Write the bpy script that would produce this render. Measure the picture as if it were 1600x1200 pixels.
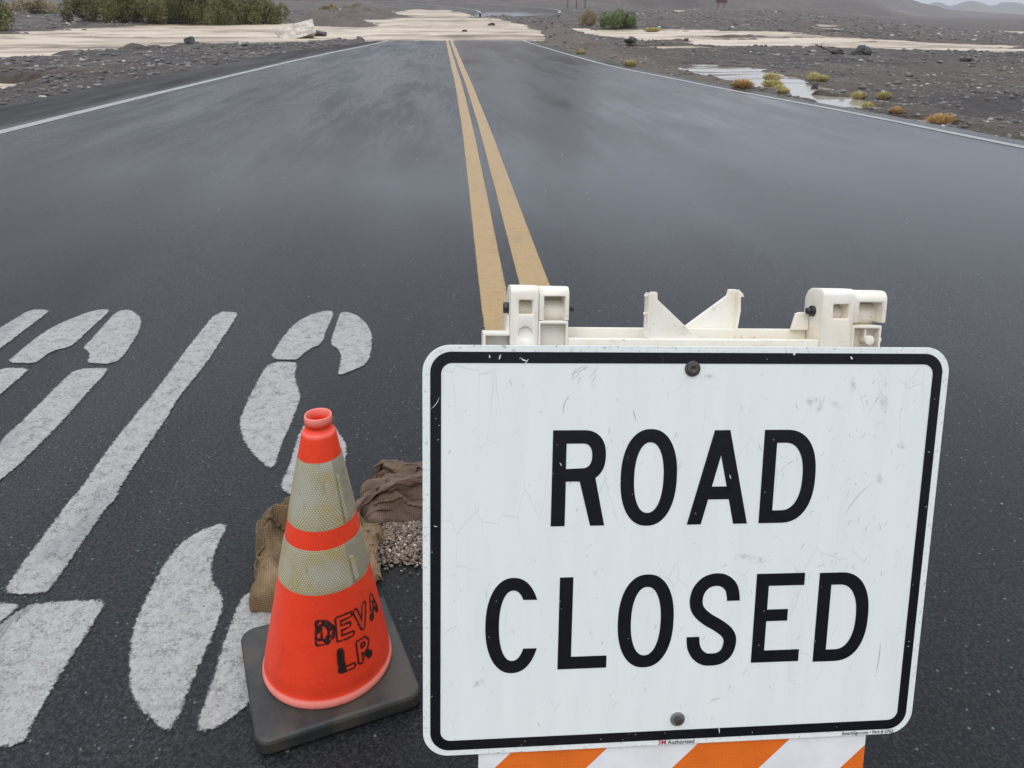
import bpy, bmesh, math, random
import numpy as np
from mathutils import Vector, Matrix, noise as mnoise

for o in list(bpy.data.objects):
    bpy.data.objects.remove(o, do_unlink=True)
scene = bpy.context.scene
COL = scene.collection
random.seed(7)
RNG = np.random.default_rng(11)
R = math.radians

# ------------------------------------------------------------------ camera
CAM_H = 1.45
cd = bpy.data.cameras.new('camera')
cam = bpy.data.objects.new('camera', cd)
COL.objects.link(cam)
cd.sensor_fit = 'HORIZONTAL'
cd.sensor_width = 36.0
cd.lens = 36.0 * 1200.0 / 1600.0
cd.clip_start = 0.05
cd.clip_end = 20000
cam.location = (0, 0, CAM_H)
cam.rotation_euler = (R(90 - 25.72), 0, R(-4.68))
scene.camera = cam

# ------------------------------------------------------------------ sky, sun, exposure
SUN_EL, SUN_AZ = R(58), R(205)
world = bpy.data.worlds.new('World')
scene.world = world
world.use_nodes = True
wn = world.node_tree
wn.nodes.clear()
def wnode(t, **k):
    n = wn.nodes.new(t)
    for a, b in k.items():
        setattr(n, a, b)
    return n
sky = wnode('ShaderNodeTexSky', sky_type='NISHITA', sun_disc=False, sun_elevation=SUN_EL, sun_rotation=SUN_AZ)
sky.dust_density = 4.0
sky.air_density = 1.0
# overcast: the blue sky shows through an even cloud deck that is brighter towards the zenith
tc = wnode('ShaderNodeTexCoord')
sep = wnode('ShaderNodeSeparateXYZ')
wn.links.new(tc.outputs['Generated'], sep.inputs[0])
mr = wnode('ShaderNodeMapRange')
mr.inputs['From Min'].default_value = 0.0
mr.inputs['From Max'].default_value = 1.0
mr.inputs['To Min'].default_value = 6.1
mr.inputs['To Max'].default_value = 18.2
wn.links.new(sep.outputs['Z'], mr.inputs['Value'])
cn = wnode('ShaderNodeTexNoise')
cn.inputs['Scale'].default_value = 2.6
cn.inputs['Detail'].default_value = 5
cm = wnode('ShaderNodeMapping')
cm.inputs['Scale'].default_value = (1, 1, 3.5)
wn.links.new(tc.outputs['Generated'], cm.inputs[0])
wn.links.new(cm.outputs[0], cn.inputs['Vector'])
cr = wnode('ShaderNodeMapRange')
cr.inputs['From Min'].default_value = 0.25
cr.inputs['From Max'].default_value = 0.75
cr.inputs['To Min'].default_value = 0.93
cr.inputs['To Max'].default_value = 1.07
wn.links.new(cn.outputs[0], cr.inputs['Value'])
mu = wnode('ShaderNodeMath', operation='MULTIPLY')
wn.links.new(mr.outputs[0], mu.inputs[0])
wn.links.new(cr.outputs[0], mu.inputs[1])
vc = wnode('ShaderNodeVectorMath', operation='SCALE')
vc.inputs[0].default_value = (0.905, 0.98, 1.10)
wn.links.new(mu.outputs[0], vc.inputs['Scale'])
mix = wnode('ShaderNodeMix', data_type='RGBA')
mix.inputs['Factor'].default_value = 0.94
wn.links.new(sky.outputs[0], mix.inputs['A'])
wn.links.new(vc.outputs[0], mix.inputs['B'])
bg = wnode('ShaderNodeBackground')
bg.inputs['Strength'].default_value = 0.1
wn.links.new(mix.outputs['Result'], bg.inputs[0])
wo = wnode('ShaderNodeOutputWorld')
wn.links.new(bg.outputs[0], wo.inputs[0])

sl = bpy.data.lights.new('sun', 'SUN')
sl.energy = 0.8
sl.angle = R(40)
sl.color = (1.0, 0.97, 0.93)
sun = bpy.data.objects.new('sun', sl)
COL.objects.link(sun)
# the sun stands behind and to the left of the camera, veiled by cloud
sun.rotation_euler = (R(90) - SUN_EL, 0, R(-28))

vs = scene.view_settings
vs.view_transform = 'Standard'
vs.look = 'None'
vs.exposure = 0.0
vs.gamma = 1.0
vs.use_curve_mapping = False
scene.render.engine = 'CYCLES'
scene.cycles.transparent_max_bounces = 24

# ------------------------------------------------------------------ helpers
def link(o, parent=None):
    COL.objects.link(o)
    if parent is not None:
        o.parent = parent
    return o

def mesh_obj(name, verts, faces, mat=None, parent=None, smooth=False, loc=None):
    me = bpy.data.meshes.new(name)
    me.from_pydata([tuple(v) for v in verts], [], [tuple(f) for f in faces])
    me.update()
    if smooth:
        me.polygons.foreach_set('use_smooth', [True] * len(me.polygons))
    o = bpy.data.objects.new(name, me)
    if mat:
        me.materials.append(mat)
    link(o, parent)
    if loc is not None:
        o.location = loc
    return o

def grid_obj(name, V, nu, nv, mat=None, parent=None, smooth=True, wrap=False, keep=None):
    """V: (nu*nv,3) array, row-major with nv the fast axis. Fast path through foreach_set."""
    V = np.asarray(V, np.float32)
    i = np.arange(nu - 1)[:, None]
    jn = nv if wrap else nv - 1
    j = np.arange(jn)[None, :]
    j2 = (j + 1) % nv
    F = np.stack([i * nv + j, i * nv + j2, (i + 1) * nv + j2, (i + 1) * nv + j], -1).reshape(-1, 4)
    if keep is not None:
        F = F[keep[F].any(1)]
        used = np.zeros(len(V), bool); used[F] = True
        idx = np.cumsum(used) - 1
        F = idx[F]; V = V[used]
    me = bpy.data.meshes.new(name)
    me.vertices.add(len(V)); me.vertices.foreach_set('co', V.ravel())
    me.loops.add(F.size); me.loops.foreach_set('vertex_index', F.ravel().astype(np.int32))
    me.polygons.add(len(F))
    me.polygons.foreach_set('loop_start', np.arange(0, F.size, 4, dtype=np.int32))
    me.update(calc_edges=True)
    if smooth:
        me.polygons.foreach_set('use_smooth', np.ones(len(F), bool))
    if mat:
        me.materials.append(mat)
    o = bpy.data.objects.new(name, me)
    link(o, parent)
    return o

def soup_obj(name, V, F, mat, parent=None, smooth=False):
    """V (n,3), F (m,k) arrays, k constant."""
    V = np.asarray(V, np.float32); F = np.asarray(F, np.int32); k = F.shape[1]
    me = bpy.data.meshes.new(name)
    me.vertices.add(len(V)); me.vertices.foreach_set('co', V.ravel())
    me.loops.add(F.size); me.loops.foreach_set('vertex_index', F.ravel())
    me.polygons.add(len(F))
    me.polygons.foreach_set('loop_start', np.arange(0, F.size, k, dtype=np.int32))
    me.update(calc_edges=True)
    if smooth:
        me.polygons.foreach_set('use_smooth', np.ones(len(F), bool))
    if mat:
        me.materials.append(mat)
    o = bpy.data.objects.new(name, me)
    link(o, parent)
    return o

def fattr(o, name, vals):
    a = o.data.attributes.new(name, 'FLOAT', 'POINT')
    a.data.foreach_set('value', np.asarray(vals, np.float32))

def tag(o, label=None, cat=None, group=None, kind=None):
    if label: o['label'] = label
    if cat: o['category'] = cat
    if group: o['group'] = group
    if kind: o['kind'] = kind
    return o

def empty(name, loc=(0, 0, 0), rz=0.0, parent=None):
    e = bpy.data.objects.new(name, None)
    e.empty_display_size = 0.1
    link(e, parent)
    e.location = loc
    e.rotation_euler = (0, 0, rz)
    return e

def bake(o):
    """apply modifiers without operators"""
    dg = bpy.context.evaluated_depsgraph_get()
    dg.update()
    me = bpy.data.meshes.new_from_object(o.evaluated_get(dg))
    old = o.data
    o.modifiers.clear()
    if o.type == 'MESH':
        o.data = me
        return o
    n = bpy.data.objects.new(o.name, me)
    return n

def hashn(ix, iy, seed):
    h = (ix.astype(np.int64) * 374761393 + iy.astype(np.int64) * 668265263 + seed * 974711) & 0x7fffffff
    h = ((h ^ (h >> 13)) * 1274126177) & 0x7fffffff
    h = (h ^ (h >> 16)) & 0xffff
    return h / 65535.0

def vnoise(x, y, seed=0):
    x = np.asarray(x, float); y = np.asarray(y, float)
    x0 = np.floor(x); y0 = np.floor(y)
    fx = x - x0; fy = y - y0
    fx = fx * fx * (3 - 2 * fx); fy = fy * fy * (3 - 2 * fy)
    a = hashn(x0, y0, seed); b = hashn(x0 + 1, y0, seed)
    c = hashn(x0, y0 + 1, seed); d = hashn(x0 + 1, y0 + 1, seed)
    return (a * (1 - fx) + b * fx) * (1 - fy) + (c * (1 - fx) + d * fx) * fy - 0.5

def fbm(x, y, seed=0, octv=4, g=0.5):
    s = 0; a = 1.0; f = 1.0
    for k in range(octv):
        s = s + a * vnoise(np.asarray(x) * f + 17.3 * k, np.asarray(y) * f - 9.1 * k, seed + k)
        a *= g; f *= 2.03
    return s

def smooth(a, b, x):
    t = np.clip((np.asarray(x, float) - a) / (b - a), 0, 1)
    return t * t * (3 - 2 * t)

def poly_sd(px, py, poly):
    """signed distance to polygon, positive inside"""
    P = np.asarray(poly, float)
    d2 = np.full(px.shape, 1e18); inside = np.zeros(px.shape, bool)
    n = len(P)
    for i in range(n):
        ax, ay = P[i]; bx, by = P[(i + 1) % n]
        ex, ey = bx - ax, by - ay
        t = np.clip(((px - ax) * ex + (py - ay) * ey) / (ex * ex + ey * ey + 1e-12), 0, 1)
        d2 = np.minimum(d2, (px - ax - t * ex) ** 2 + (py - ay - t * ey) ** 2)
        cond = ((ay > py) != (by > py))
        xi = ax + (py - ay) * ex / (ey if abs(ey) > 1e-12 else 1e-12)
        inside ^= cond & (px < xi)
    return np.where(inside, 1, -1) * np.sqrt(d2)

# ------------------------------------------------------------------ material kit
class M:
    def __init__(self, name):
        self.m = bpy.data.materials.new(name)
        self.m.use_nodes = True
        self.t = self.m.node_tree
        self.b = self.t.nodes['Principled BSDF']
        self.out = self.t.nodes['Material Output']
    def n(self, typ, ins=None, **k):
        nd = self.t.nodes.new(typ)
        for a, b in k.items():
            setattr(nd, a, b)
        for a, b in (ins or {}).items():
            self.set(nd.inputs[a], b)
        return nd
    def set(self, sock, v):
        if isinstance(v, bpy.types.NodeSocket):
            self.t.links.new(v, sock)
        elif isinstance(v, (tuple, list)) and sock.type == 'RGBA' and len(v) == 3:
            sock.default_value = (*v, 1)
        else:
            sock.default_value = v
    def obj(self): return self.n('ShaderNodeTexCoord').outputs['Object']
    def pos(self): return self.n('ShaderNodeNewGeometry').outputs['Position']
    def attr(self, nm): return self.n('ShaderNodeAttribute', attribute_name=nm).outputs['Fac']
    def mapv(self, v, scale=(1, 1, 1), rot=(0, 0, 0), loc=(0, 0, 0)):
        return self.n('ShaderNodeMapping', {'Vector': v, 'Scale': scale, 'Rotation': rot, 'Location': loc}).outputs[0]
    def noise(self, v, s, det=4, rough=.55, dist=0.):
        return self.n('ShaderNodeTexNoise', {'Vector': v, 'Scale': s, 'Detail': det, 'Roughness': rough, 'Distortion': dist}).outputs[0]
    def vor(self, v, s, feature='F1', rnd=1.0, out='Distance'):
        return self.n('ShaderNodeTexVoronoi', {'Vector': v, 'Scale': s, 'Randomness': rnd}, feature=feature).outputs[out]
    def rng(self, v, a, b, c=0., d=1., smoothstep=True):
        n = self.n('ShaderNodeMapRange', {'Value': v, 'From Min': a, 'From Max': b, 'To Min': c, 'To Max': d})
        n.interpolation_type = 'SMOOTHSTEP' if smoothstep else 'LINEAR'
        return n.outputs[0]
    def math(self, op, a, b=0.0, c=None):
        ins = {0: a, 1: b}
        if c is not None: ins[2] = c
        return self.n('ShaderNodeMath', ins, operation=op).outputs[0]
    def mix(self, f, a, b):
        n = self.n('ShaderNodeMix', data_type='RGBA')
        self.set(n.inputs['Factor'], f); self.set(n.inputs['A'], a); self.set(n.inputs['B'], b)
        return n.outputs['Result']
    def ramp(self, v, stops):
        n = self.n('ShaderNodeValToRGB', {'Fac': v})
        el = n.color_ramp.elements
        while len(el) < len(stops): el.new(0.5)
        for e, (p, c) in zip(el, stops):
            e.position = p; e.color = (*c, 1)
        return n.outputs[0]
    def bump(self, h, strength, dist, normal=None):
        ins = {'Height': h, 'Strength': strength, 'Distance': dist}
        if normal is not None: ins['Normal'] = normal
        return self.n('ShaderNodeBump', ins).outputs[0]
    def p(self, **k):
        nm = dict(color='Base Color', rough='Roughness', metal='Metallic', normal='Normal', spec='Specular IOR Level',
                  ior='IOR', coat='Coat Weight', coatr='Coat Roughness', sheen='Sheen Weight', alpha='Alpha')
        for a, b in k.items():
            self.set(self.b.inputs[nm[a]], b)
        return self
    def alpha_mix(self, a):
        tr = self.n('ShaderNodeBsdfTransparent')
        mx = self.n('ShaderNodeMixShader', {0: a, 1: tr.outputs[0], 2: self.b.outputs[0]})
        self.t.links.new(mx.outputs[0], self.out.inputs['Surface'])
        return self

MAT = {}
def build_materials():
    # wet asphalt -------------------------------------------------------
    m = M('wet_asphalt'); v = m.pos()
    grain = m.noise(v, 95, 5, .8)
    agg = m.vor(v, 210)
    big = m.noise(m.mapv(v, (1, .22, 1)), .55, 5, .6)
    film = m.noise(m.mapv(v, (.9, .22, 1), rot=(0, 0, R(-14)), loc=(3, 1, 0)), .8, 6, .6)
    speck = m.vor(m.mapv(v, loc=(.3, .7, 0)), 75, out='Color')
    sp = m.rng(m.n('ShaderNodeSeparateColor', {0: speck}).outputs[0], .93, .95)
    spd = m.math('MULTIPLY', sp, m.rng(m.vor(m.mapv(v, loc=(.3, .7, 0)), 75), .10, .34, 1, 0))
    col = m.ramp(m.math('ADD', m.math('MULTIPLY', grain, .7), m.math('MULTIPLY', big, .35)),
                 [(.36, (.005, .0051, .0055)), (.53, (.0145, .0148, .016)), (.68, (.062, .062, .064))])
    ac = m.n('ShaderNodeSeparateColor', {0: m.vor(v, 210, out='Color')}).outputs[0]
    col = m.mix(m.rng(ac, .55, 1, 0, .38), col, (.055, .054, .053))
    col = m.mix(m.math('MULTIPLY', spd, .38), col, (.36, .36, .35))
    shoulder = m.attr('shoulder')
    col = m.mix(shoulder, col, m.ramp(grain, [(.3, (.010, .0085, .007)), (.7, (.036, .030, .025))]))
    streak = m.rng(m.noise(m.mapv(v, (.8, .09, 1), rot=(0, 0, R(-9))), 1.3, 7, .7), .38, .62)
    wet = m.math('MULTIPLY', m.rng(film, .30, .66, .86, 1), m.attr('wet'))
    sk = m.attr('streak')
    wet = m.math('MULTIPLY', wet, m.math('SUBTRACT', 1.0, m.math('MULTIPLY', sk, m.math('SUBTRACT', .6, m.math('MULTIPLY', streak, .6)))))
    rough = m.rng(wet, 0, 1, .52, .11, False)
    rough = m.math('ADD', rough, m.math('MULTIPLY', shoulder, .3))
    hgt = m.math('ADD', m.math('MULTIPLY', grain, .6), m.math('MULTIPLY', agg, .6))
    stre = m.rng(wet, 0, 1, .9, .045, False)
    nrm = m.n('ShaderNodeBump', {'Height': hgt, 'Strength': stre, 'Distance': .004}).outputs[0]
    m.p(color=col, rough=rough, normal=nrm, spec=.13)
    MAT['asphalt'] = m.m

    def paint(name, base, dark, edge, wearlo, wearhi, scale=1.0, pitmin=.6):
        m = M(name); v = m.pos()
        sd = m.attr('sd')
        n1 = m.noise(v, 60 * scale, 5, .65); n2 = m.noise(v, 9 * scale, 5, .6); n3 = m.noise(v, 300, 2, .6)
        vv = m.vor(v, 190)
        e = m.math('ADD', sd, m.math('MULTIPLY', m.math('SUBTRACT', m.math('ADD', m.math('MULTIPLY', n1, .7), m.math('MULTIPLY', n3, .3)), .5), edge))
        a = m.rng(e, -.003, .006)
        wear = m.rng(m.math('ADD', m.math('MULTIPLY', n2, .6), m.math('MULTIPLY', n1, .5)), wearlo, wearhi)
        pit = m.rng(m.math('ADD', m.noise(v, 130, 4, .75), m.math('MULTIPLY', m.noise(v, 22, 4), .6)), .66, .78)
        a = m.math('MULTIPLY', a, m.math('MULTIPLY', wear, m.rng(pit, 0, 1, pitmin, 1, False)))
        col = m.mix(m.rng(m.math('ADD', m.math('MULTIPLY', n1, .6), m.math('MULTIPLY', n3, .5)), .36, .72), dark, base)
        big = m.noise(m.mapv(v, (1.6, .7, 1)), 2.3, 5, .65)
        col = m.mix(m.rng(big, .50, .72, 0, .6), col, (.16, .158, .155) if base[2] > .2 else (.22, .15, .075))
        nr = m.bump(m.math('ADD', n1, vv), .5, .003)
        m.p(color=col, rough=.4, normal=nr, spec=.3)
        m.alpha_mix(a)
        MAT[name] = m.m
    paint('white_paint', (.40, .387, .36), (.25, .243, .228), .034, .28, .42)
    paint('white_line', (.40, .39, .365), (.26, .25, .235), .04, .30, .46)
    paint('yellow_paint', (.42, .275, .12), (.33, .21, .09), .022, .26, .36, 1.0, .85)

    # ground ------------------------------------------------------------
    m = M('desert_gravel'); v = m.pos()
    n1 = m.noise(m.mapv(v, (1, .45, 1)), .55, 7, .75); n2 = m.noise(v, 14, 6, .75); vo = m.vor(v, 9, out='Color'); vd = m.vor(v, 9)
    vs_ = m.n('ShaderNodeSeparateColor', {0: vo}).outputs
    col = m.ramp(m.math('ADD', m.math('MULTIPLY', n2, .55), m.math('MULTIPLY', n1, .55)),
                 [(.42, (.010, .007, .0055)), (.54, (.050, .037, .029)), (.66, (.19, .145, .112))])
    col = m.mix(m.math('MULTIPLY', m.rng(vs_[0], .4, 1), .35), col, (.095, .075, .06))
    w = m.math('MULTIPLY', m.rng(vs_[1], .955, .975), m.rng(vd, .2, .45, 1, 0))
    col = m.mix(m.math('MULTIPLY', w, .8), col, (.5, .47, .43))
    red = m.attr('silt')
    col = m.mix(red, col, m.mix(n2, (.07, .048, .034), (.20, .145, .105)))
    nr = m.bump(m.math('ADD', n2, m.math('MULTIPLY', vd, .5)), 1.0, .10)
    m.p(color=col, rough=.62, normal=nr, spec=.25)
    MAT['ground'] = m.m

    m = M('hill_rock'); v = m.pos()
    n1 = m.noise(m.mapv(v, (1, 1, 2)), .012, 8, .62); n2 = m.noise(v, .15, 5, .7)
    col = m.ramp(m.math('ADD', m.math('MULTIPLY', n1, .7), m.math('MULTIPLY', n2, .3)),
                 [(.35, (.055, .042, .036)), (.52, (.105, .078, .064)), (.68, (.17, .13, .105))])
    m.p(color=col, rough=.9, normal=m.bump(m.math('ADD', n1, m.math('MULTIPLY', n2, .3)), .8, 6.))
    MAT['hill'] = m.m

    m = M('mud_water'); v = m.pos()
    st = m.mapv(v, (.25, 1.2, 1), rot=(0, 0, R(8)))
    n1 = m.noise(m.mapv(v, (.16, .34, 1), rot=(0, 0, R(10))), 1.0, 6, .66, 1.0); n2 = m.noise(m.mapv(v, (.05, .16, 1), rot=(0, 0, R(4))), 1.0, 5, .6, .6); n3 = m.noise(st, 3, 4, .6)
    col = m.ramp(m.math('ADD', m.math('MULTIPLY', n1, .55), m.math('MULTIPLY', n2, .5)),
                 [(.42, (.13, .088, .055)), (.49, (.33, .248, .17)), (.57, (.54, .435, .325))])
    still = m.attr('still')
    col = m.mix(still, col, (.40, .35, .295))
    m.p(color=col, rough=m.rng(still, 0, 1, .42, .07), normal=m.bump(m.math('ADD', n1, m.math('MULTIPLY', n3, .4)), m.rng(still, 0, 1, .8, .03), .25), spec=m.rng(still, 0, 1, .15, .5))
    MAT['mud'] = m.m

    m = M('rock'); v = m.obj()
    n1 = m.noise(v, 6, 6, .65)
    at = m.attr('tone')
    c1 = m.ramp(n1, [(.3, (.035, .03, .028)), (.7, (.12, .105, .095))])
    m.p(color=m.mix(at, c1, (.52, .48, .43)), rough=.6, normal=m.bump(n1, .5, .03))
    MAT['rock'] = m.m
    m = M('dark_rock'); v = m.obj(); n1 = m.noise(v, 5, 6, .65)
    m.p(color=m.ramp(n1, [(.3, (.012, .01, .009)), (.7, (.05, .042, .036))]), rough=.55, normal=m.bump(n1, .6, .05))
    MAT['dark_rock'] = m.m
    m = M('pale_slab'); v = m.obj(); n1 = m.noise(v, 3, 6, .65)
    m.p(color=m.ramp(n1, [(.3, (.45, .37, .29)), (.6, (.74, .69, .61))]), rough=.5, normal=m.bump(n1, .5, .05))
    MAT['slab'] = m.m

    # vegetation ---------------------------------------------------------
    def leaf(name, a, b, c):
        m = M(name); at = m.attr('tone'); v = m.obj()
        n = m.noise(v, 2.5, 3)
        f = m.math('ADD', m.math('MULTIPLY', at, .6), m.math('MULTIPLY', n, .4))
        m.p(color=m.ramp(f, [(.2, a), (.5, b), (.8, c)]), rough=.65, spec=.25)
        MAT[name] = m.m
    leaf('bush_leaf', (.06, .068, .016), (.14, .14, .042), (.26, .24, .10))
    leaf('bush_green', (.05, .075, .02), (.12, .16, .05), (.22, .26, .09))
    leaf('dry_leaf', (.16, .11, .055), (.30, .22, .115), (.46, .37, .21))
    leaf('tuft_yellow', (.38, .31, .11), (.60, .51, .22), (.78, .70, .40))
    leaf('tuft_orange', (.42, .25, .09), (.64, .42, .19), (.78, .58, .32))
    m = M('bark'); v = m.obj(); n = m.noise(m.mapv(v, (6, 6, 1)), 4, 4)
    m.p(color=m.ramp(n, [(.3, (.04, .03, .022)), (.7, (.12, .09, .07))]), rough=.9)
    MAT['bark'] = m.m

    # sign ---------------------------------------------------------------
    m = M('sign_sheeting'); v = m.obj()
    wob = m.noise(v, 14, 3, .6)
    sc = m.n('ShaderNodeVectorMath', {0: m.mapv(v, (1.0, .30, 1)), 1: m.n('ShaderNodeVectorMath', {0: m.n('ShaderNodeTexNoise', {'Vector': v, 'Scale': 11., 'Detail': 3.}).outputs['Color'], 'Scale': .010}, operation='SCALE').outputs[0]}, operation='ADD').outputs[0]
    cr1 = m.rng(m.vor(sc, 34, 'DISTANCE_TO_EDGE', .75), .0, .014, 1, 0)
    crm = m.rng(m.noise(v, 7, 3), .47, .64)
    sm = m.noise(m.mapv(v, (1, 1, 1), loc=(2, 5, 1)), 9, 6, .75)
    fine = m.rng(m.noise(v, 90, 4, .7), .66, .74)
    wash = m.noise(m.mapv(v, (9, 1.2, 1)), 3, 4, .6)
    col = m.mix(m.rng(wash, .3, .7), (.745, .775, .74), (.795, .815, .775))
    col = m.mix(m.math('MULTIPLY', cr1, m.math('MULTIPLY', crm, .36)), col, (.40, .41, .39))
    col = m.mix(m.math('MULTIPLY', m.rng(sm, .64, .78), .4), col, (.45, .46, .45))
    col = m.mix(m.math('MULTIPLY', fine, m.math('MULTIPLY', m.rng(sm, .48, .6), .35)), col, (.33, .33, .32))
    edge = m.attr('edge')
    chip = m.math('MULTIPLY', edge, m.rng(m.noise(v, 150, 4, .75), .57, .64))
    col = m.mix(m.math('MULTIPLY', chip, .7), col, (.22, .22, .22))
    m.p(color=col, rough=.28, spec=.4, normal=m.bump(m.math('ADD', m.math('MULTIPLY', cr1, -.4), m.math('MULTIPLY', wob, .5)), .12, .0015))
    MAT['sign'] = m.m
    m = M('sign_black'); v = m.obj()
    n = m.noise(v, 55, 5, .7); n2 = m.noise(m.mapv(v, (3, 1, 1)), 30, 4)
    col = m.mix(m.rng(n, .3, .7), (.004, .0046, .007), (.007, .0078, .0115))
    col = m.mix(m.math('MULTIPLY', m.rng(n2, .70, .78), .35), col, (.2, .2, .2))
    m.p(color=col, rough=.3, spec=.25)
    MAT['sign_black'] = m.m
    m = M('aluminium'); m.p(color=(.62, .63, .64), rough=.4, metal=.9); MAT['alu'] = m.m
    m = M('sign_red'); m.p(color=(.42, .01, .03), rough=.4); MAT['sign_red'] = m.m
    m = M('scratch_dark'); v = m.obj(); m.p(color=m.mix(m.noise(v, 60), (.16, .16, .155), (.52, .52, .5)), rough=.6); MAT['scratch_dark'] = m.m
    m = M('scratch_smudge'); v = m.obj(); m.p(color=(.30, .30, .29), rough=.6)
    m.alpha_mix(m.math('MULTIPLY', m.attr('sd'), m.rng(m.noise(v, 120, 4, .7), .35, .7, 0, .42))); MAT['smudge'] = m.m
    m = M('scratch_light'); m.p(color=(.72, .72, .70), rough=.5); MAT['scratch_light'] = m.m
    m = M('bolt_steel'); v = m.obj(); n = m.noise(v, 120, 4)
    m.p(color=m.mix(n, (.03, .026, .023), (.16, .14, .12)), rough=.4, metal=.6, normal=m.bump(n, .4, .001)); MAT['bolt'] = m.m
    m = M('washer'); m.p(color=(.3, .3, .3), rough=.35, metal=.8); MAT['washer'] = m.m
    m = M('dark_plastic'); m.p(color=(.02, .02, .021), rough=.35); MAT['dark_plastic'] = m.m

    m = M('ivory_plastic'); v = m.obj()
    n = m.noise(v, 14, 5, .6); n2 = m.noise(v, 120, 4, .7)
    col = m.mix(m.rng(n, .35, .7), (.83, .785, .69), (.78, .70, .57))
    col = m.mix(m.math('MULTIPLY', m.rng(n2, .62, .72), m.math('MULTIPLY', m.rng(n, .38, .55), .7)), col, (.20, .17, .14))
    col = m.mix(m.math('MULTIPLY', m.rng(m.noise(m.mapv(v, (1, 2.5, 1)), 26, 5, .7), .56, .74), .35), col, (.42, .33, .23))
    m.p(color=col, rough=.42, spec=.35, normal=m.bump(n2, .08, .001))
    m.b.inputs['Subsurface Weight'].default_value = .12
    m.b.inputs['Subsurface Radius'].default_value = (.006, .004, .003)
    MAT['ivory'] = m.m
    m = M('orange_sheeting'); v = m.obj(); n = m.noise(v, 18, 4, .6); hx = m.vor(v, 170, 'DISTANCE_TO_EDGE', 0.15)
    col = m.mix(m.rng(n, .3, .7), (.76, .150, .012), (.68, .125, .010))
    col = m.mix(m.math('MULTIPLY', m.rng(hx, .0, .08, 1, 0), .25), col, (.78, .3, .08))
    m.p(color=col, rough=.3); MAT['orange_sheet'] = m.m
    m = M('white_sheeting'); v = m.obj(); n = m.noise(v, 18, 4, .6)
    m.p(color=m.mix(m.rng(n, .3, .7), (.80, .80, .79), (.72, .71, .69)), rough=.32); MAT['white_sheet'] = m.m

    # cone ---------------------------------------------------------------
    m = M('cone_orange'); v = m.obj()
    n = m.noise(v, 16, 4, .6); sp = m.vor(v, 170); spc = m.n('ShaderNodeSeparateColor', {0: m.vor(v, 170, out='Color')}).outputs[0]
    dr = m.math('MULTIPLY', m.rng(spc, .80, .84), m.rng(sp, .08, .22, 1, 0))
    dirt = m.math('MULTIPLY', m.rng(m.noise(m.mapv(v, (1, 1, .35)), 34, 5, .7), .54, .74), .45)
    col = m.mix(m.rng(n, .3, .7), (.88, .060, .019), (.82, .050, .016))
    col = m.mix(m.math('MULTIPLY', m.attr('fade'), .85), col, (.92, .30, .24))  # paler plastic at the flange, plus a highlight painted on the rim
    col = m.mix(dirt, col, (.40, .045, .02))
    col = m.mix(m.math('MULTIPLY', dr, .5), col, (.9, .40, .28))
    m.p(color=col, rough=.42, spec=.4, normal=m.bump(m.math('ADD', m.math('MULTIPLY', n, .4), dr), .25, .0012))
    m.b.inputs['Subsurface Weight'].default_value = .1
    m.b.inputs['Subsurface Radius'].default_value = (.008, .003, .002)
    MAT['cone'] = m.m
    m = M('cone_reflector')
    uv = m.n('ShaderNodeUVMap').outputs[0]
    def dots(off):
        q = m.n('ShaderNodeVectorMath', {0: m.mapv(uv, (1 / .0056, 1 / .0097, 1), loc=(off[0], off[1], 0))}, operation='FRACTION').outputs[0]
        q = m.n('ShaderNodeVectorMath', {0: q, 1: (.5, .5, 0)}, operation='SUBTRACT').outputs[0]
        q = m.mapv(q, (1, 1.65, 0))
        return m.n('ShaderNodeVectorMath', {0: q}, operation='LENGTH').outputs['Value']
    d = m.math('MINIMUM', dots((0, 0)), dots((.5, .5)))
    dot = m.rng(d, .20, .40, 1, 0)
    v = m.obj()
    n = m.noise(v, 17, 5, .65); n2 = m.noise(m.mapv(v, (1, 1, .3)), 45, 4, .6); nl = m.noise(v, 9, 3)
    gold = m.mix(m.rng(n, .42, .66), (.35, .30, .165), (.36, .28, .10))
    gold = m.mix(m.rng(nl, .48, .68), gold, (.38, .37, .34))
    lite = m.mix(m.rng(n, .42, .66), (.68, .63, .47), (.64, .55, .30))
    col = m.mix(dot, gold, lite)
    col = m.mix(m.math('MULTIPLY', m.rng(n2, .56, .72), .5), col, (.25, .21, .12))
    m.p(color=col, rough=.32, spec=.5, normal=m.bump(dot, .35, .0006))
    m.b.inputs['Metallic'].default_value = .15
    MAT['reflector'] = m.m
    m = M('reflector_seam'); v = m.obj(); n = m.noise(v, 60, 4, .6)
    m.p(color=m.mix(n, (.23, .20, .135), (.40, .365, .28)), rough=.35); MAT['seam'] = m.m
    m = M('base_rubber'); v = m.obj()
    n = m.noise(v, 9, 6, .65); n2 = m.noise(v, 90, 4, .7); wsp = m.rng(m.noise(v, 240, 2), .70, .76)
    col = m.mix(m.rng(n, .36, .62), (.015, .016, .016), (.060, .048, .033))
    col = m.mix(m.math('MULTIPLY', n2, .5), col, (.028, .029, .029))
    col = m.mix(m.math('MULTIPLY', m.rng(n2, .58, .72), m.math('MULTIPLY', m.rng(n, .5, .6), .6)), col, (.12, .075, .035))
    m.p(color=col, rough=.5, normal=m.bump(n2, .3, .002)); MAT['rubber'] = m.m
    m = M('stencil_spray'); v = m.obj()
    m.p(color=(.012, .009, .009), rough=.5)
    gr = m.noise(v, 420, 3, .7)
    m.alpha_mix(m.rng(m.math('ADD', m.attr('sd'), m.math('MULTIPLY', m.math('SUBTRACT', gr, .5), .7)), .25, .8, 0, .95)); MAT['spray'] = m.m

    m = M('burlap'); v = m.obj()
    uv = m.n('ShaderNodeUVMap').outputs[0]
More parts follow.
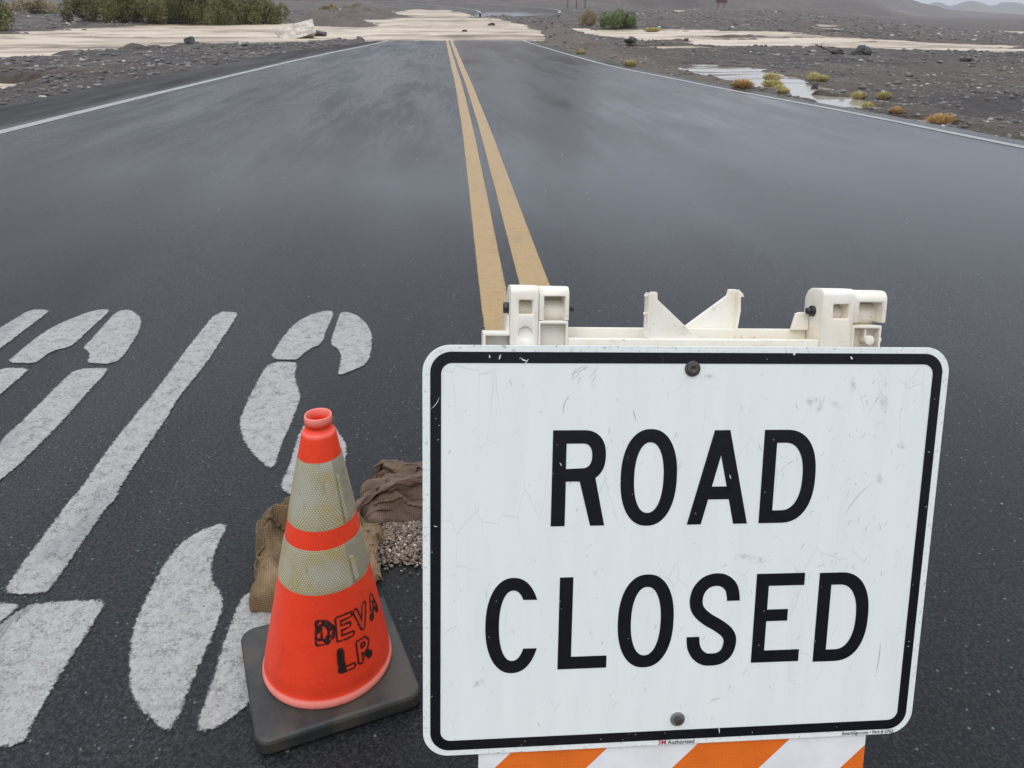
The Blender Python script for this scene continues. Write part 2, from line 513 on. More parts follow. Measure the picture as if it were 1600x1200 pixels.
    w1 = m.n('ShaderNodeTexWave', {'Vector': uv, 'Scale': 95., 'Distortion': 1.2, 'Detail': 2.}, bands_direction='X').outputs['Fac']
    w2 = m.n('ShaderNodeTexWave', {'Vector': uv, 'Scale': 95., 'Distortion': 1.2, 'Detail': 2.}, bands_direction='Y').outputs['Fac']
    wv = m.math('MULTIPLY', m.math('ADD', w1, w2), .5)
    n = m.noise(v, 7, 5, .6); n2 = m.noise(v, 160, 3, .7)
    col = m.mix(m.rng(n, .35, .68), (.16, .108, .056), (.32, .22, .118))
    col = m.mix(m.rng(wv, .25, .8, 0, .45), (.06, .036, .02), col) if False else m.mix(m.rng(wv, .2, .8, .5, 0), col, (.05, .03, .018))
    col = m.mix(m.math('MULTIPLY', m.rng(n2, .6, .75), .4), col, (.33, .25, .15))
    m.p(color=col, rough=.85, spec=.2, normal=m.bump(m.math('ADD', wv, m.math('MULTIPLY', n2, .6)), .7, .0022))
    MAT['burlap'] = m.m
    m = M('burlap_brown'); v = m.obj()
    uv = m.n('ShaderNodeUVMap').outputs[0]
    w1 = m.n('ShaderNodeTexWave', {'Vector': uv, 'Scale': 95., 'Distortion': 1.2, 'Detail': 2.}, bands_direction='X').outputs['Fac']
    w2 = m.n('ShaderNodeTexWave', {'Vector': uv, 'Scale': 95., 'Distortion': 1.2, 'Detail': 2.}, bands_direction='Y').outputs['Fac']
    wv = m.math('MULTIPLY', m.math('ADD', w1, w2), .5)
    n = m.noise(v, 7, 5, .6); n2 = m.noise(v, 160, 3, .7)
    col = m.mix(m.rng(n, .35, .68), (.115, .075, .053), (.20, .137, .098))
    col = m.mix(m.rng(wv, .2, .8, .45, 0), col, (.045, .028, .02))
    m.p(color=col, rough=.85, spec=.2, normal=m.bump(m.math('ADD', wv, m.math('MULTIPLY', n2, .6)), .6, .0022))
    MAT['burlap_brown'] = m.m
    m = M('burlap_rope'); v = m.obj(); n = m.noise(v, 130, 3)
    m.p(color=m.mix(n, (.06, .037, .02), (.18, .12, .07)), rough=.9, normal=m.bump(n, .6, .002)); MAT['rope'] = m.m
    m = M('spill_gravel'); at = m.attr('tone'); v = m.obj()
    m.p(color=m.ramp(at, [(0, (.045, .033, .025)), (.35, (.15, .105, .075)), (.7, (.27, .205, .15)), (1, (.52, .46, .39))]), rough=.5); MAT['spill'] = m.m
    m = M('spill_bed'); v = m.pos(); n = m.noise(v, 160, 3)
    m.p(color=m.mix(n, (.04, .03, .022), (.15, .11, .08)), rough=.7, normal=m.bump(n, .8, .006)); MAT['spill_bed'] = m.m
    m = M('road_sign_brown'); m.p(color=(.10, .05, .035), rough=.6); MAT['post'] = m.m
build_materials()

# ------------------------------------------------------------------ terrain functions (metres; road runs along +Y)
def base_z(x, y):
    r = np.hypot(x, y)
    az = np.degrees(np.arctan2(x, y))
    t = smooth(20, 36, az)
    s = .018 * (1 - t) - .012 * t
    back = smooth(70, 110, np.abs(az))
    rr = np.minimum(r, 700. - 500. * smooth(6, 14, az))
    q = np.where(rr < 300, 8 * np.log1p(np.exp(np.minimum((rr - 50) / 8, 60))), rr - 50)
    return s * q * (1 - back)

LEDGE = [(-30, -8.6), (0, -8.2), (15, -7.8), (22.3, -7.43), (37, -6.5), (44, -5.2), (48, -4.4), (51, -3.8), (56, -3.4), (70, -3.4)]
LLINE = [(-30, -6.4), (0, -6.25), (11.4, -6.05), (17.3, -5.8), (28.4, -5.2), (38, -4.4), (48.5, -3.4), (56, -2.9)]
RLINE = [(-30, 8.6), (0, 7.7), (9.07, 6.95), (13.3, 6.54), (16.6, 6.03), (25.4, 5.1), (36, 4.89), (52.7, 4.72), (58, 4.7)]
REDGE = [(-30, 9.1), (0, 8.15), (9.07, 7.38), (13.3, 6.95), (16.6, 6.45), (25.4, 5.55), (36, 5.4), (52.7, 5.35), (70, 5.3)]
def curve(tab, y):
    a = np.array(tab)
    y = np.asarray(y, float)
    # smoothed piecewise-linear
    return (np.interp(y - 1.5, a[:, 0], a[:, 1]) + 2 * np.interp(y, a[:, 0], a[:, 1]) + np.interp(y + 1.5, a[:, 0], a[:, 1])) / 4

def road_z(x, y):
    y = np.asarray(y, float)
    return -.42 * smooth(51.6, 56.0, y + .15 * np.sin(np.asarray(x) * 1.3)) + base_z(x, y) * smooth(45, 60, y)

MUD = {
    'river': ([(-24, 24), (-16.3, 32.2), (-15.3, 35.1), (-14.2, 39.1), (-12.4, 44.8), (-9.2, 49), (-6.6, 51.3), (-3.5, 52.4), (0, 52.6), (6.0, 52.8),
               (6.5, 54), (7.2, 59.7), (8, 73.7), (7.2, 85), (4.9, 92.2), (6.2, 121), (1.2, 177), (-7, 186), (-9.5, 141), (-14, 100), (-15.3, 89.4),
               (-28, 83.3), (-30.8, 71.8), (-31.5, 63.1), (-45, 52), (-60, 30)], 1.0),
    'stream': ([(9.6, 75.2), (16.7, 70.9), (25.7, 65.1), (30, 53.6), (36, 46), (60, 40), (60, 30), (26.8, 35.5), (21.9, 38.5), (16.3, 41.1), (12.4, 45.8), (10.9, 54.7), (9.1, 67.4)], .62),
    'rill': ([(7.0, 42.1), (10.1, 42.6), (13.3, 43.0), (12.9, 40.7), (9.2, 38.9), (6.7, 39.1)], .8),
    'puddle': ([(8.0, 26.1), (9.2, 29), (9.7, 27), (9.74, 24.3), (9.4, 20.4), (8.3, 16.8), (7.7, 14.2), (7.35, 14.3), (7.3, 15.8), (7.15, 18.6), (7.09, 21.1), (7.3, 23.6)], 1.0),
    'ditch': ([(7.5, 12.7), (7.85, 12.6), (7.95, 11.2), (7.65, 10.7)], 1.0),
    'left rill': ([(-11.1, 23.7), (-10.3, 25.6), (-9.0, 28.5), (-8.6, 27.6), (-9.6, 24.1), (-10.3, 22.2)], .7),
    'far a': ([(47, 169), (67, 200), (57, 190), (41, 147)], .8),
    'far b': ([(39.3, 89), (43, 90), (38.5, 80), (34, 78)], .8),
    'far c': ([(19, 82), (30, 80), (33, 76), (20, 77)], .62),
    'right': ([(124, 180), (90, 124), (60, 80), (40, 55), (60, 62), (90, 90), (140, 140)], .7),
}
def mud_sd(x, y):
    best = np.full(np.shape(x), -1e9); wgt = np.zeros(np.shape(x))
    for p, w in MUD.values():
        s = poly_sd(x, y, p)
        wgt = np.where(s > best, w, wgt)
        best = np.maximum(best, s)
    # thin braided rills over the plain on the right and the gravel on the left
    r = np.hypot(x, y)
    n = np.abs(fbm(np.asarray(x) * .045 + 3, np.asarray(y) * .085, 141, 4))
    mask = np.where(np.asarray(x) > 0, smooth(0, 3, x - 10) * smooth(34, 42, r) * (1 - smooth(95, 125, r)), smooth(0, 1, -9 - np.asarray(x)) * smooth(16, 20, r) * (1 - smooth(28, 32, r)))
    rill = (.035 * mask - n) * 12 - (1 - mask) * 2
    wgt = np.where(rill > best, .9, wgt)
    return np.maximum(best, rill), wgt

def mud_level(x, y):
    cross = smooth(-7, -4, x) * (1 - smooth(6.0, 8.5, x)) * smooth(49, 52, y) * (1 - smooth(96, 118, y))
    return base_z(x, y) - .15 + .20 * cross

def terrain_z(x, y):
    x = np.asarray(x, float); y = np.asarray(y, float)
    r = np.hypot(x, y)
    b = base_z(x, y)
    fade = 1 - smooth(150, 500, r)
    z = -.03 + .11 * fbm(x * .35, y * .35, 3, 4) + .05 * fbm(x * 1.6, y * 1.6, 9, 3) * fade
    z = z + .05 * np.maximum(fbm(x * .16, y * .9, 21, 3), -.1) * smooth(25, 45, r)
    z = np.maximum(z, -.11)
    z = z - .06 * smooth(0, 1.5, x - 6.5) * (1 - smooth(25, 40, r))
    sd, w = mud_sd(x, y)
    nz = fbm(x * .25, y * .8, 31, 4)
    scale = np.clip(r / 40, .25, 2.)
    nz = nz + .5 * fbm(x * 1.3, y * 1.3, 33, 3)
    carve = smooth(-.5, .7, sd / scale + 1.7 * nz)
    isl = np.maximum(fbm(x * .16, y * .8, 47, 4) - .10, 0) * .8 * smooth(.95, .75, w)
    depth = .32 - isl
    z = z - carve * depth
    # dirt heaps beyond the crossing and the bank on the right of the road
    def heap(cx, cy, sx, sy, a):
        return a * np.exp(-((x - cx) / sx) ** 2 - ((y - cy) / sy) ** 2) * (1 + .6 * fbm(x * .9, y * .5, 61, 3))
    z = z + heap(-10.2, 86, 2.3, 4.5, 1.25) + heap(-7.6, 80.5, 1.6, 2.2, .6) + heap(-13.5, 96, 1.8, 5, 1.3) + heap(-11, 118, 5, 9, 1.3)
    bank = np.exp(-((x - np.interp(y, [25, 45, 58, 75, 100, 125], [6.6, 7.2, 8.2, 9.6, 13.5, 19])) / 1.1) ** 2) * smooth(30, 50, y) * (1 - smooth(105, 125, y))
    z = z + .42 * bank * (1 + .6 * fbm(x * .8, y * .5, 71, 3))
    z = z + .55 * np.exp(-((x + 14) / 5) ** 2 - ((y - 40.5) / 3.4) ** 2) * np.maximum(fbm(x * .8, y * .8, 77, 3) + .15, 0)
    zz = b + z
    # keep the ground under the road sheet
    el = curve(LEDGE, y); er = curve(REDGE, y)
    inside = smooth(-.5, .05, np.minimum(x - el, er - x)) * (1 - smooth(57, 62, y))
    rz = np.minimum(road_z(x, y), 0) - .07
    lip = smooth(-1.2, -.3, np.minimum(x - el, er - x)) * (1 - smooth(50, 56, y)) * (1 - inside)
    zz = zz * (1 - lip) + np.minimum(zz, -.035) * lip
    zz = zz * (1 - inside) + np.minimum(zz, rz) * inside
    return zz

# ------------------------------------------------------------------ ground sheet
AZ = np.concatenate([np.linspace(-50, 55, 780), np.linspace(55, 310, 62)[1:-1]])
RAD = np.concatenate([np.geomspace(.8, 6, 24)[:-1], np.geomspace(6, 135, 430)[:-1], np.geomspace(135, 4300, 80)])
def polar(rad, az):
    rr, aa = np.meshgrid(rad, np.radians(az), indexing='ij')
    return (rr * np.sin(aa)).ravel(), (rr * np.cos(aa)).ravel()
gx, gy = polar(RAD, AZ)
gz = terrain_z(gx, gy)
ground = grid_obj('ground', np.stack([gx, gy, gz], 1), len(RAD), len(AZ), MAT['ground'], wrap=True)
silt = smooth(.0, .35, fbm(gx * .12, gy * .2, 81, 3)) * .45 + .9 * np.exp(-((gx - 6.6) / 1.3) ** 2) * smooth(14, 24, gy) * (1 - smooth(60, 110, gy)) \
    + .5 * smooth(-1.2, 0, mud_sd(gx, gy)[0])
fattr(ground, 'silt', np.clip(silt, 0, 1))
tag(ground, kind='structure')

# flood water: same sampling as the ground so the waterline is clean
sel = (RAD > 8) & (RAD < 260)
mx_, my_ = polar(RAD[sel], AZ[:780])
msd, _ = mud_sd(mx_, my_)
flow = .10 * fbm(mx_ * .16, my_ * .32, 91, 5, .6) + .03 * fbm(mx_ * .9, my_ * 2.2, 95, 3)
amp = np.where(msd > -3, .5 + .9 * smooth(-14, 4, -mx_) * smooth(60, 40, my_ * 0 + np.hypot(mx_, my_)) * 0 + .4, 0)
mz = mud_level(mx_, my_) + flow * amp * smooth(14, 34, np.hypot(mx_, my_))
mud = grid_obj('flood_water', np.stack([mx_, my_, mz], 1), int(sel.sum()), 780, MAT['mud'], keep=msd > -np.clip(np.hypot(mx_, my_) / 16, .6, 4))
tag(mud, kind='structure')
mv = np.zeros(len(mud.data.vertices) * 3, np.float32); mud.data.vertices.foreach_get('co', mv); mv = mv.reshape(-1, 3)
fattr(mud, 'still', ((mv[:, 1] < 31) & (mv[:, 0] > 0)).astype(np.float32))

# ------------------------------------------------------------------ hills
def ridge(name, r0, azs, crest, depth, seed, rows=26):
    a = np.radians(azs); n = len(azs)
    V = []
    for i, t in enumerate(np.linspace(-1, 1, rows)):
        rr = r0 + depth * t
        x = rr * np.sin(a); y = rr * np.cos(a)
        g = base_z(x, y) - 3
        prof = np.cos(t * math.pi / 2) ** 1.4
        gul = fbm(azs * r0 / 2500 + t * .3, np.full(n, t * 1.2), seed, 5)
        h = crest * prof * (1 + .7 * gul * (1 - prof * .6)) + crest * .10 * gul
        V.append(np.stack([x, y, g + np.maximum(h, 0) + 3 * prof], 1))
    o = grid_obj(name, np.concatenate(V), rows, n, MAT['hill'])
    tag(o, kind='structure')
az1 = np.linspace(-75, 30.5, 420)
c1 = np.interp(az1, [-75, -40, -25, -12, -2, 6, 14, 20, 24, 26, 27.6, 28.7, 30.5], [30, 45, 52, 58, 50, 58, 46, 30, 18, 12.5, 8.5, 3, 0]) \
    * (1 + .35 * fbm(az1 * .25, az1 * 0, 5, 4))
ridge('hill', 640, az1, c1, 170, 101)
az2 = np.linspace(22, 36, 160)
c2 = np.interp(az2, [22, 26, 28.9, 30.2, 31.6, 33.5, 36], [44, 36, 27, 15, 9, 6, 2]) * (1 + .12 * fbm(az2 * .8, az2 * 0, 15, 4))
ridge('hill', 1500, az2, c2, 260, 131)
az3 = np.linspace(14, 75, 300)
c3 = 35 * (1 + .30 * fbm(az3 * .35, az3 * 0, 25, 5))
ridge('hill', 3700, az3, c3, 420, 151, 14)

# ------------------------------------------------------------------ road
NY, NX = 420, 70
ys = np.concatenate([np.linspace(-16, 12, 150)[:-1], np.geomspace(12, 60, NY - 149)])
RV = []; sh = []; wt = []; sk = []
for y in ys:
    xl, xr = float(curve(LEDGE, y)), float(curve(REDGE, y))
    jl = .05 * float(fbm(y * 1.7, 0, 5, 3)); jr = .05 * float(fbm(y * 1.7, 4, 6, 3))
    xs = np.linspace(xl + jl, xr + jr, NX)
    xs[0] = xl + jl
    z = road_z(xs, np.full(NX, y)) + .006 * fbm(xs * .5, np.full(NX, y * .2), 12, 2)
    z[0] -= .09; z[-1] -= .09
    xs[1] = xs[0] + .03; xs[-2] = xs[-1] - .03
    RV.append(np.stack([xs, np.full(NX, y), z], 1))
    ll = float(curve(LLINE, y))
    sk.append((1 - .75 * smooth(-.5, 1.5, xs)) * smooth(6, 14, np.full(NX, y)))
    sh.append(1 - smooth(ll - .5, ll - .1, xs))
    wt.append(np.clip(.30 + .50 * smooth(-4, 2.5, xs) + .55 * smooth(3.5, 9, np.full(NX, y)) - .25 * smooth(26, 44, np.full(NX, y)), 0, 1))
road = grid_obj('road', np.concatenate(RV), NY, NX, MAT['asphalt'])
fattr(road, 'shoulder', np.concatenate(sh)); fattr(road, 'wet', np.concatenate(wt)); fattr(road, 'streak', np.concatenate(sk))
tag(road, kind='structure')

def strip(name, fl, fr, y0, y1, z, mat, label=None):
    yy = np.concatenate([np.linspace(y0, 10, 160)[:-1], np.geomspace(10, y1, 220)])
    k = 9
    V = []; S = []
    for y in yy:
        a, b = float(fl(y)), float(fr(y))
        e = .035
        xs = np.linspace(a - e, b + e, k)
        V.append(np.stack([xs, np.full(k, y), np.maximum(road_z(xs, np.full(k, y)), -.3) + .006 * fbm(xs * .5, np.full(k, y * .2), 12, 2) + z], 1))
        S.append(np.minimum(xs - a, b - xs))
    o = grid_obj(name, np.concatenate(V), len(yy), k, mat, road)
    fattr(o, 'sd', np.concatenate(S))
    if label: o['label'] = label
    return o
wob = lambda s: (lambda y: .005 * math.sin(y * .7 + s))
drift = lambda y: float(np.interp(y, [0, 4, 7, 16, 30, 55], [-.005, 0, .035, .085, .05, 0]))
w1 = wob(0)
strip('yellow_line', lambda y: .155 + drift(y) + w1(y), lambda y: .312 + drift(y) + w1(y) * .8, -14, 54, .004, MAT['yellow_paint'], 'left stripe of the double yellow line')
strip('yellow_line', lambda y: .395 + drift(y) + w1(y), lambda y: .575 + drift(y) * .6 + w1(y) * .8, -14, 54, .004, MAT['yellow_paint'], 'right stripe of the double yellow line')
strip('white_edge_line', lambda y: float(curve(LLINE, y)) - .11, lambda y: float(curve(LLINE, y)) + .10, -14, 54, .004, MAT['white_line'], 'white edge line on the left')
strip('white_edge_line', lambda y: float(curve(RLINE, y)) - .07, lambda y: float(curve(RLINE, y)) + .07, -14, 54, .004, MAT['white_line'], 'white edge line on the right')

GLYPHS = {
  'S': [
    [(-0.859,3.352),(-0.855,3.498),(-0.843,3.668),(-0.811,3.837),(-0.746,3.950),(-0.685,3.986),(-0.638,3.971),(-0.635,3.849),(-0.640,3.711),(-0.641,3.593),(-0.643,3.510),(-0.676,3.477),(-0.707,3.411),(-0.724,3.341),(-0.734,3.327)],
    [(-0.603,3.963),(-0.550,3.947),(-0.485,3.862),(-0.433,3.731),(-0.402,3.585),(-0.395,3.450),(-0.396,3.254),(-0.454,3.191),(-0.517,3.136),(-0.523,3.197),(-0.524,3.294),(-0.538,3.398),(-0.560,3.453),(-0.600,3.506),(-0.604,3.636),(-0.604,3.820)],
    [(-0.855,3.311),(-0.731,3.311),(-0.715,3.251),(-0.712,3.174),(-0.686,3.064),(-0.663,2.993),(-0.646,2.941),(-0.646,2.845),(-0.646,2.725),(-0.651,2.599),(-0.653,2.508),(-0.649,2.408),(-0.657,2.380),(-0.673,2.381),(-0.699,2.419),(-0.742,2.477),(-0.795,2.571),(-0.833,2.669),(-0.854,2.742),(-0.861,2.863),(-0.864,3.009),(-0.861,3.168)],
    [(-0.602,2.643),(-0.603,2.529),(-0.600,2.405),(-0.605,2.312),(-0.606,2.268),(-0.582,2.218),(-0.550,2.200),(-0.503,2.196),(-0.452,2.245),(-0.417,2.297),(-0.401,2.365),(-0.406,2.487),(-0.425,2.560),(-0.457,2.631),(-0.484,2.685),(-0.542,2.716),(-0.588,2.705)],
    [(-0.736,2.055),(-0.728,2.037),(-0.733,1.967),(-0.731,1.886),(-0.716,1.808),(-0.692,1.760),(-0.662,1.722),(-0.647,1.662),(-0.647,1.605),(-0.650,1.537),(-0.655,1.459),(-0.657,1.392),(-0.656,1.324),(-0.665,1.275),(-0.679,1.276),(-0.711,1.302),(-0.750,1.335),(-0.777,1.370),(-0.806,1.424),(-0.832,1.494),(-0.856,1.569),(-0.868,1.647),(-0.868,1.730),(-0.869,1.839),(-0.860,1.926),(-0.835,1.992),(-0.797,2.037),(-0.763,2.057)],
    [(-0.575,1.733),(-0.596,1.721),(-0.610,1.684),(-0.613,1.602),(-0.614,1.519),(-0.610,1.421),(-0.609,1.344),(-0.612,1.285),(-0.596,1.263),(-0.570,1.270),(-0.538,1.290),(-0.501,1.342),(-0.458,1.422),(-0.436,1.534),(-0.441,1.628),(-0.510,1.701)],
  ],
  'T': [
    [(-1.269,4.019),(-1.154,4.004),(-1.142,3.911),(-1.140,3.553),(-1.138,3.268),(-1.159,2.982),(-1.147,2.786),(-1.149,2.670),(-1.150,2.520),(-1.149,2.393),(-1.147,2.292),(-1.134,2.230),(-1.147,2.172),(-1.146,2.117),(-1.145,2.022),(-1.149,2.016),(-1.147,1.909),(-1.148,1.815),(-1.151,1.775),(-1.173,1.767),(-1.274,1.775),(-1.279,1.845),(-1.283,1.941),(-1.281,2.033),(-1.283,2.162),(-1.286,2.231),(-1.276,2.302),(-1.287,2.499),(-1.288,2.698),(-1.280,2.901),(-1.275,3.131),(-1.279,3.439),(-1.277,3.697)],
    [(-0.986,1.727),(-0.972,1.705),(-0.974,1.624),(-0.980,1.535),(-0.984,1.459),(-0.982,1.387),(-0.983,1.327),(-0.978,1.286),(-0.986,1.264),(-1.006,1.259),(-1.095,1.268),(-1.181,1.286),(-1.215,1.484),(-1.223,1.599),(-1.213,1.675),(-1.181,1.722),(-1.140,1.731),(-1.090,1.731),(-1.033,1.731)],
    [(-1.268,1.742),(-1.225,1.734),(-1.196,1.719),(-1.217,1.684),(-1.227,1.606),(-1.218,1.491),(-1.185,1.292),(-1.364,1.306),(-1.391,1.499),(-1.400,1.691),(-1.364,1.745)],
  ],
  'O': [
    [(-2.057,3.402),(-2.060,3.503),(-2.065,3.653),(-2.052,3.840),(-2.006,3.967),(-1.945,4.075),(-1.894,4.106),(-1.854,4.099),(-1.844,4.030),(-1.844,3.895),(-1.843,3.768),(-1.839,3.660),(-1.845,3.571),(-1.887,3.550),(-1.913,3.503),(-1.918,3.432),(-1.915,3.386)],
    [(-1.747,4.084),(-1.681,4.016),(-1.628,3.921),(-1.593,3.803),(-1.570,3.664),(-1.554,3.510),(-1.547,3.414),(-1.570,3.353),(-1.637,3.363),(-1.693,3.379),(-1.703,3.450),(-1.737,3.513),(-1.782,3.566),(-1.779,3.629),(-1.794,3.819),(-1.804,3.981),(-1.800,4.082)],
    [(-1.713,3.309),(-1.572,3.311),(-1.560,3.290),(-1.553,3.193),(-1.557,3.072),(-1.552,2.940),(-1.549,2.783),(-1.553,2.671),(-1.557,2.552),(-1.559,2.482),(-1.568,2.415),(-1.585,2.328),(-1.595,2.187),(-1.693,2.195),(-1.695,2.349),(-1.704,2.564),(-1.709,2.646),(-1.715,2.732),(-1.708,2.830),(-1.710,2.971),(-1.713,3.165)],
    [(-1.918,3.335),(-1.912,3.265),(-1.914,3.161),(-1.916,3.063),(-1.912,2.898),(-1.903,2.566),(-2.013,2.575),(-2.034,2.908),(-2.063,3.256),(-2.056,3.346)],
  ],
  'P': [
    [(-2.288,4.135),(-2.175,4.119),(-2.165,4.025),(-2.169,3.878),(-2.167,3.726),(-2.168,3.573),(-2.175,3.374),(-2.313,3.385),(-2.304,3.621),(-2.311,3.861),(-2.299,3.961)],
  ],
}

LETTER_LOOK = {'S': 'painted letter S seen upside down', 'T': 'painted letter T seen upside down', 'O': 'painted letter O', 'P': 'painted letter P, mostly cut off'}
for ch, pieces in GLYPHS.items():
    root = empty('pavement_letter', (0, 0, 0), parent=road)
    root['label'] = LETTER_LOOK[ch]
    for poly in pieces:
        P = np.array(poly)
        # round the traced outline a little
        Q = []
        for i in range(len(P)):
            a, b = P[i], P[(i + 1) % len(P)]
            Q += [a * .75 + b * .25, a * .25 + b * .75]
        x0, y0 = P.min(0) - .04; x1, y1 = P.max(0) + .04
        st = .011
        xs = np.arange(x0, x1 + st, st); ysg = np.arange(y0, y1 + st, st)
        X, Y = np.meshgrid(xs, ysg, indexing='ij')
        s = poly_sd(X.ravel(), Y.ravel(), Q)
        Z = road_z(X.ravel(), Y.ravel()) + .006 * fbm(X.ravel() * .5, Y.ravel() * .2, 12, 2) + .0035
        keep = s > -.03
        o = grid_obj('paint_piece', np.stack([X.ravel(), Y.ravel(), Z], 1), len(xs), len(ysg), MAT['white_paint'], root, keep=keep)
        i = np.arange(len(xs) - 1)[:, None] * len(ysg); j = np.arange(len(ysg) - 1)[None]
        F = np.stack([i + j, i + j + 1, i + len(ysg) + j + 1, i + len(ysg) + j], -1).reshape(-1, 4)
        used = np.zeros(len(s), bool); used[F[keep[F].any(1)]] = True
        fattr(o, 'sd', s[used])

# road beyond the wash
LF = np.array([(4.7, 114), (5.2, 141), (2.4, 178), (-1.65, 208), (-11, 294), (-32, 400)], float)
RF = np.array([(16.2, 113), (20.5, 141), (21.5, 167), (17.6, 221), (7, 324), (-14, 420)], float)
tt = np.linspace(0, 5, 90); ti = np.arange(6)
def sm(A, c): 
    return (np.interp(tt - .3, ti, A[:, c]) + 2 * np.interp(tt, ti, A[:, c]) + np.interp(tt + .3, ti, A[:, c])) / 4
fl = np.stack([sm(LF, 0), sm(LF, 1)], 1); fr = np.stack([sm(RF, 0), sm(RF, 1)], 1)
V = []
for q, (a, b) in enumerate(zip(fl, fr)):
    up_ = -.25 + .60 * min(q / 9, 1)
    for k, t in enumerate([-.06, 0, .1, .3, .5, .7, .9, 1, 1.06]):
        p = a + (b - a) * t
        V.append((p[0], p[1], float(base_z(p[0], p[1])) + (up_ if 0 <= t <= 1 else -.3)))
far_road = grid_obj('road', V, 90, 9, MAT['asphalt'], smooth=False)
fattr(far_road, 'shoulder', np.zeros(len(V))); fattr(far_road, 'wet', np.ones(len(V))); fattr(far_road, 'streak', np.zeros(len(V)))
tag(far_road, kind='structure')
for t0, t1, lab in ((.03, .055, 'left edge line beyond the wash'), (.93, .955, 'right edge line beyond the wash')):
    V = []
    for a, b in zip(fl, fr):
        for t in (t0, t1):
            p = a + (b - a) * t
            V.append((p[0], p[1], float(base_z(p[0], p[1])) + .37))
    o = grid_obj('white_edge_line', V, 90, 2, MAT['white_line'], far_road); fattr(o, 'sd', np.full(180, .1)); o['label'] = lab

# ------------------------------------------------------------------ loose stones (uncountable)
ICO_V = []
def ico():
    bm = bmesh.new(); bmesh.ops.create_icosphere(bm, subdivisions=1, radius=1)
    v = np.array([p.co[:] for p in bm.verts]); f = np.array([[q.index for q in p.verts] for p in bm.faces]); bm.free()
    return v, f
IV, IF = ico()
def ico0():
    bm = bmesh.new(); bmesh.ops.create_icosphere(bm, subdivisions=1, radius=1); bm.free()
    p = (1 + 5 ** .5) / 2
    v = np.array([(-1, p, 0), (1, p, 0), (-1, -p, 0), (1, -p, 0), (0, -1, p), (0, 1, p), (0, -1, -p), (0, 1, -p), (p, 0, -1), (p, 0, 1), (-p, 0, -1), (-p, 0, 1)], float)
    v /= np.linalg.norm(v[0])
    f = np.array([(0, 11, 5), (0, 5, 1), (0, 1, 7), (0, 7, 10), (0, 10, 11), (1, 5, 9), (5, 11, 4), (11, 10, 2), (10, 7, 6), (7, 1, 8),
                  (3, 9, 4), (3, 4, 2), (3, 2, 6), (3, 6, 8), (3, 8, 9), (4, 9, 5), (2, 4, 11), (6, 2, 10), (8, 6, 7), (9, 8, 1)])
    return v, f
SV, SF = ico0()
def stones(name, P, size, mat, flat=.6, tone=None, parent=None):
    n = len(P)
    ang = RNG.uniform(0, 2 * np.pi, n)
    sc = size[:, None] * RNG.uniform(.65, 1.25, (n, 3)) * np.array([1, 1, flat])
    V = SV[None] * (1 + RNG.uniform(-.28, .28, (n, 12, 1))) * sc[:, None, :]
    c, s = np.cos(ang)[:, None], np.sin(ang)[:, None]
    X = V[..., 0] * c - V[..., 1] * s; Y = V[..., 0] * s + V[..., 1] * c
    V = np.stack([X, Y, V[..., 2]], -1) + P[:, None, :]
    F = SF[None] + (np.arange(n) * 12)[:, None, None]
    o = soup_obj(name, V.reshape(-1, 3), F.reshape(-1, 3), mat, parent)
    if tone is None: tone = RNG.uniform(0, 1, n)
    fattr(o, 'tone', np.repeat(tone, 12))
    return o
n = 95000
az = np.radians(RNG.uniform(-48, 52, n)); rr = 7 * np.exp(RNG.uniform(0, 1, n) ** .9 * np.log(170 / 7))
x, y = rr * np.sin(az), rr * np.cos(az)
sd, _ = mud_sd(x, y)
ok = ((x < curve(LEDGE, y) - .05 - .5 * RNG.uniform(0, 1, n) ** 2) | (x > curve(REDGE, y) + .05)) & (fbm(x * .5, y * .5, 3, 3) + RNG.uniform(-.5, .5, n) > -.2)
ok &= (sd < .1) | (RNG.uniform(0, 1, n) < .06)
x, y, rr = x[ok], y[ok], rr[ok]
size = (.006 + .042 * RNG.uniform(0, 1, len(x)) ** 6) * np.where(x < 0, 1.25, 1) * (rr / 10) ** .72
tone = np.where(RNG.uniform(0, 1, len(x)) < .045, RNG.uniform(.5, 1, len(x)), RNG.uniform(0, .4, len(x)) ** 1.3)
tz = terrain_z(x, y)
st = stones('gravel', np.stack([x, y, tz + size * .15], 1), size, MAT['rock'], .6, tone)
tag(st, 'dark desert gravel strewn with pale stones beside the road', 'gravel', kind='stuff')

# grit on the wet road
n = 260
x = RNG.uniform(-3, 4, n); y = RNG.uniform(.6, 9, n)
size = .0016 + .0030 * RNG.uniform(0, 1, n) ** 3
g = stones('road_grit', np.stack([x, y, .004 + size * .4], 1), size, MAT['rock'], .7, np.where(RNG.uniform(0, 1, n) < .5, .9, .0))
tag(g, 'tiny pale and dark grit scattered over the wet road', 'grit', kind='stuff')

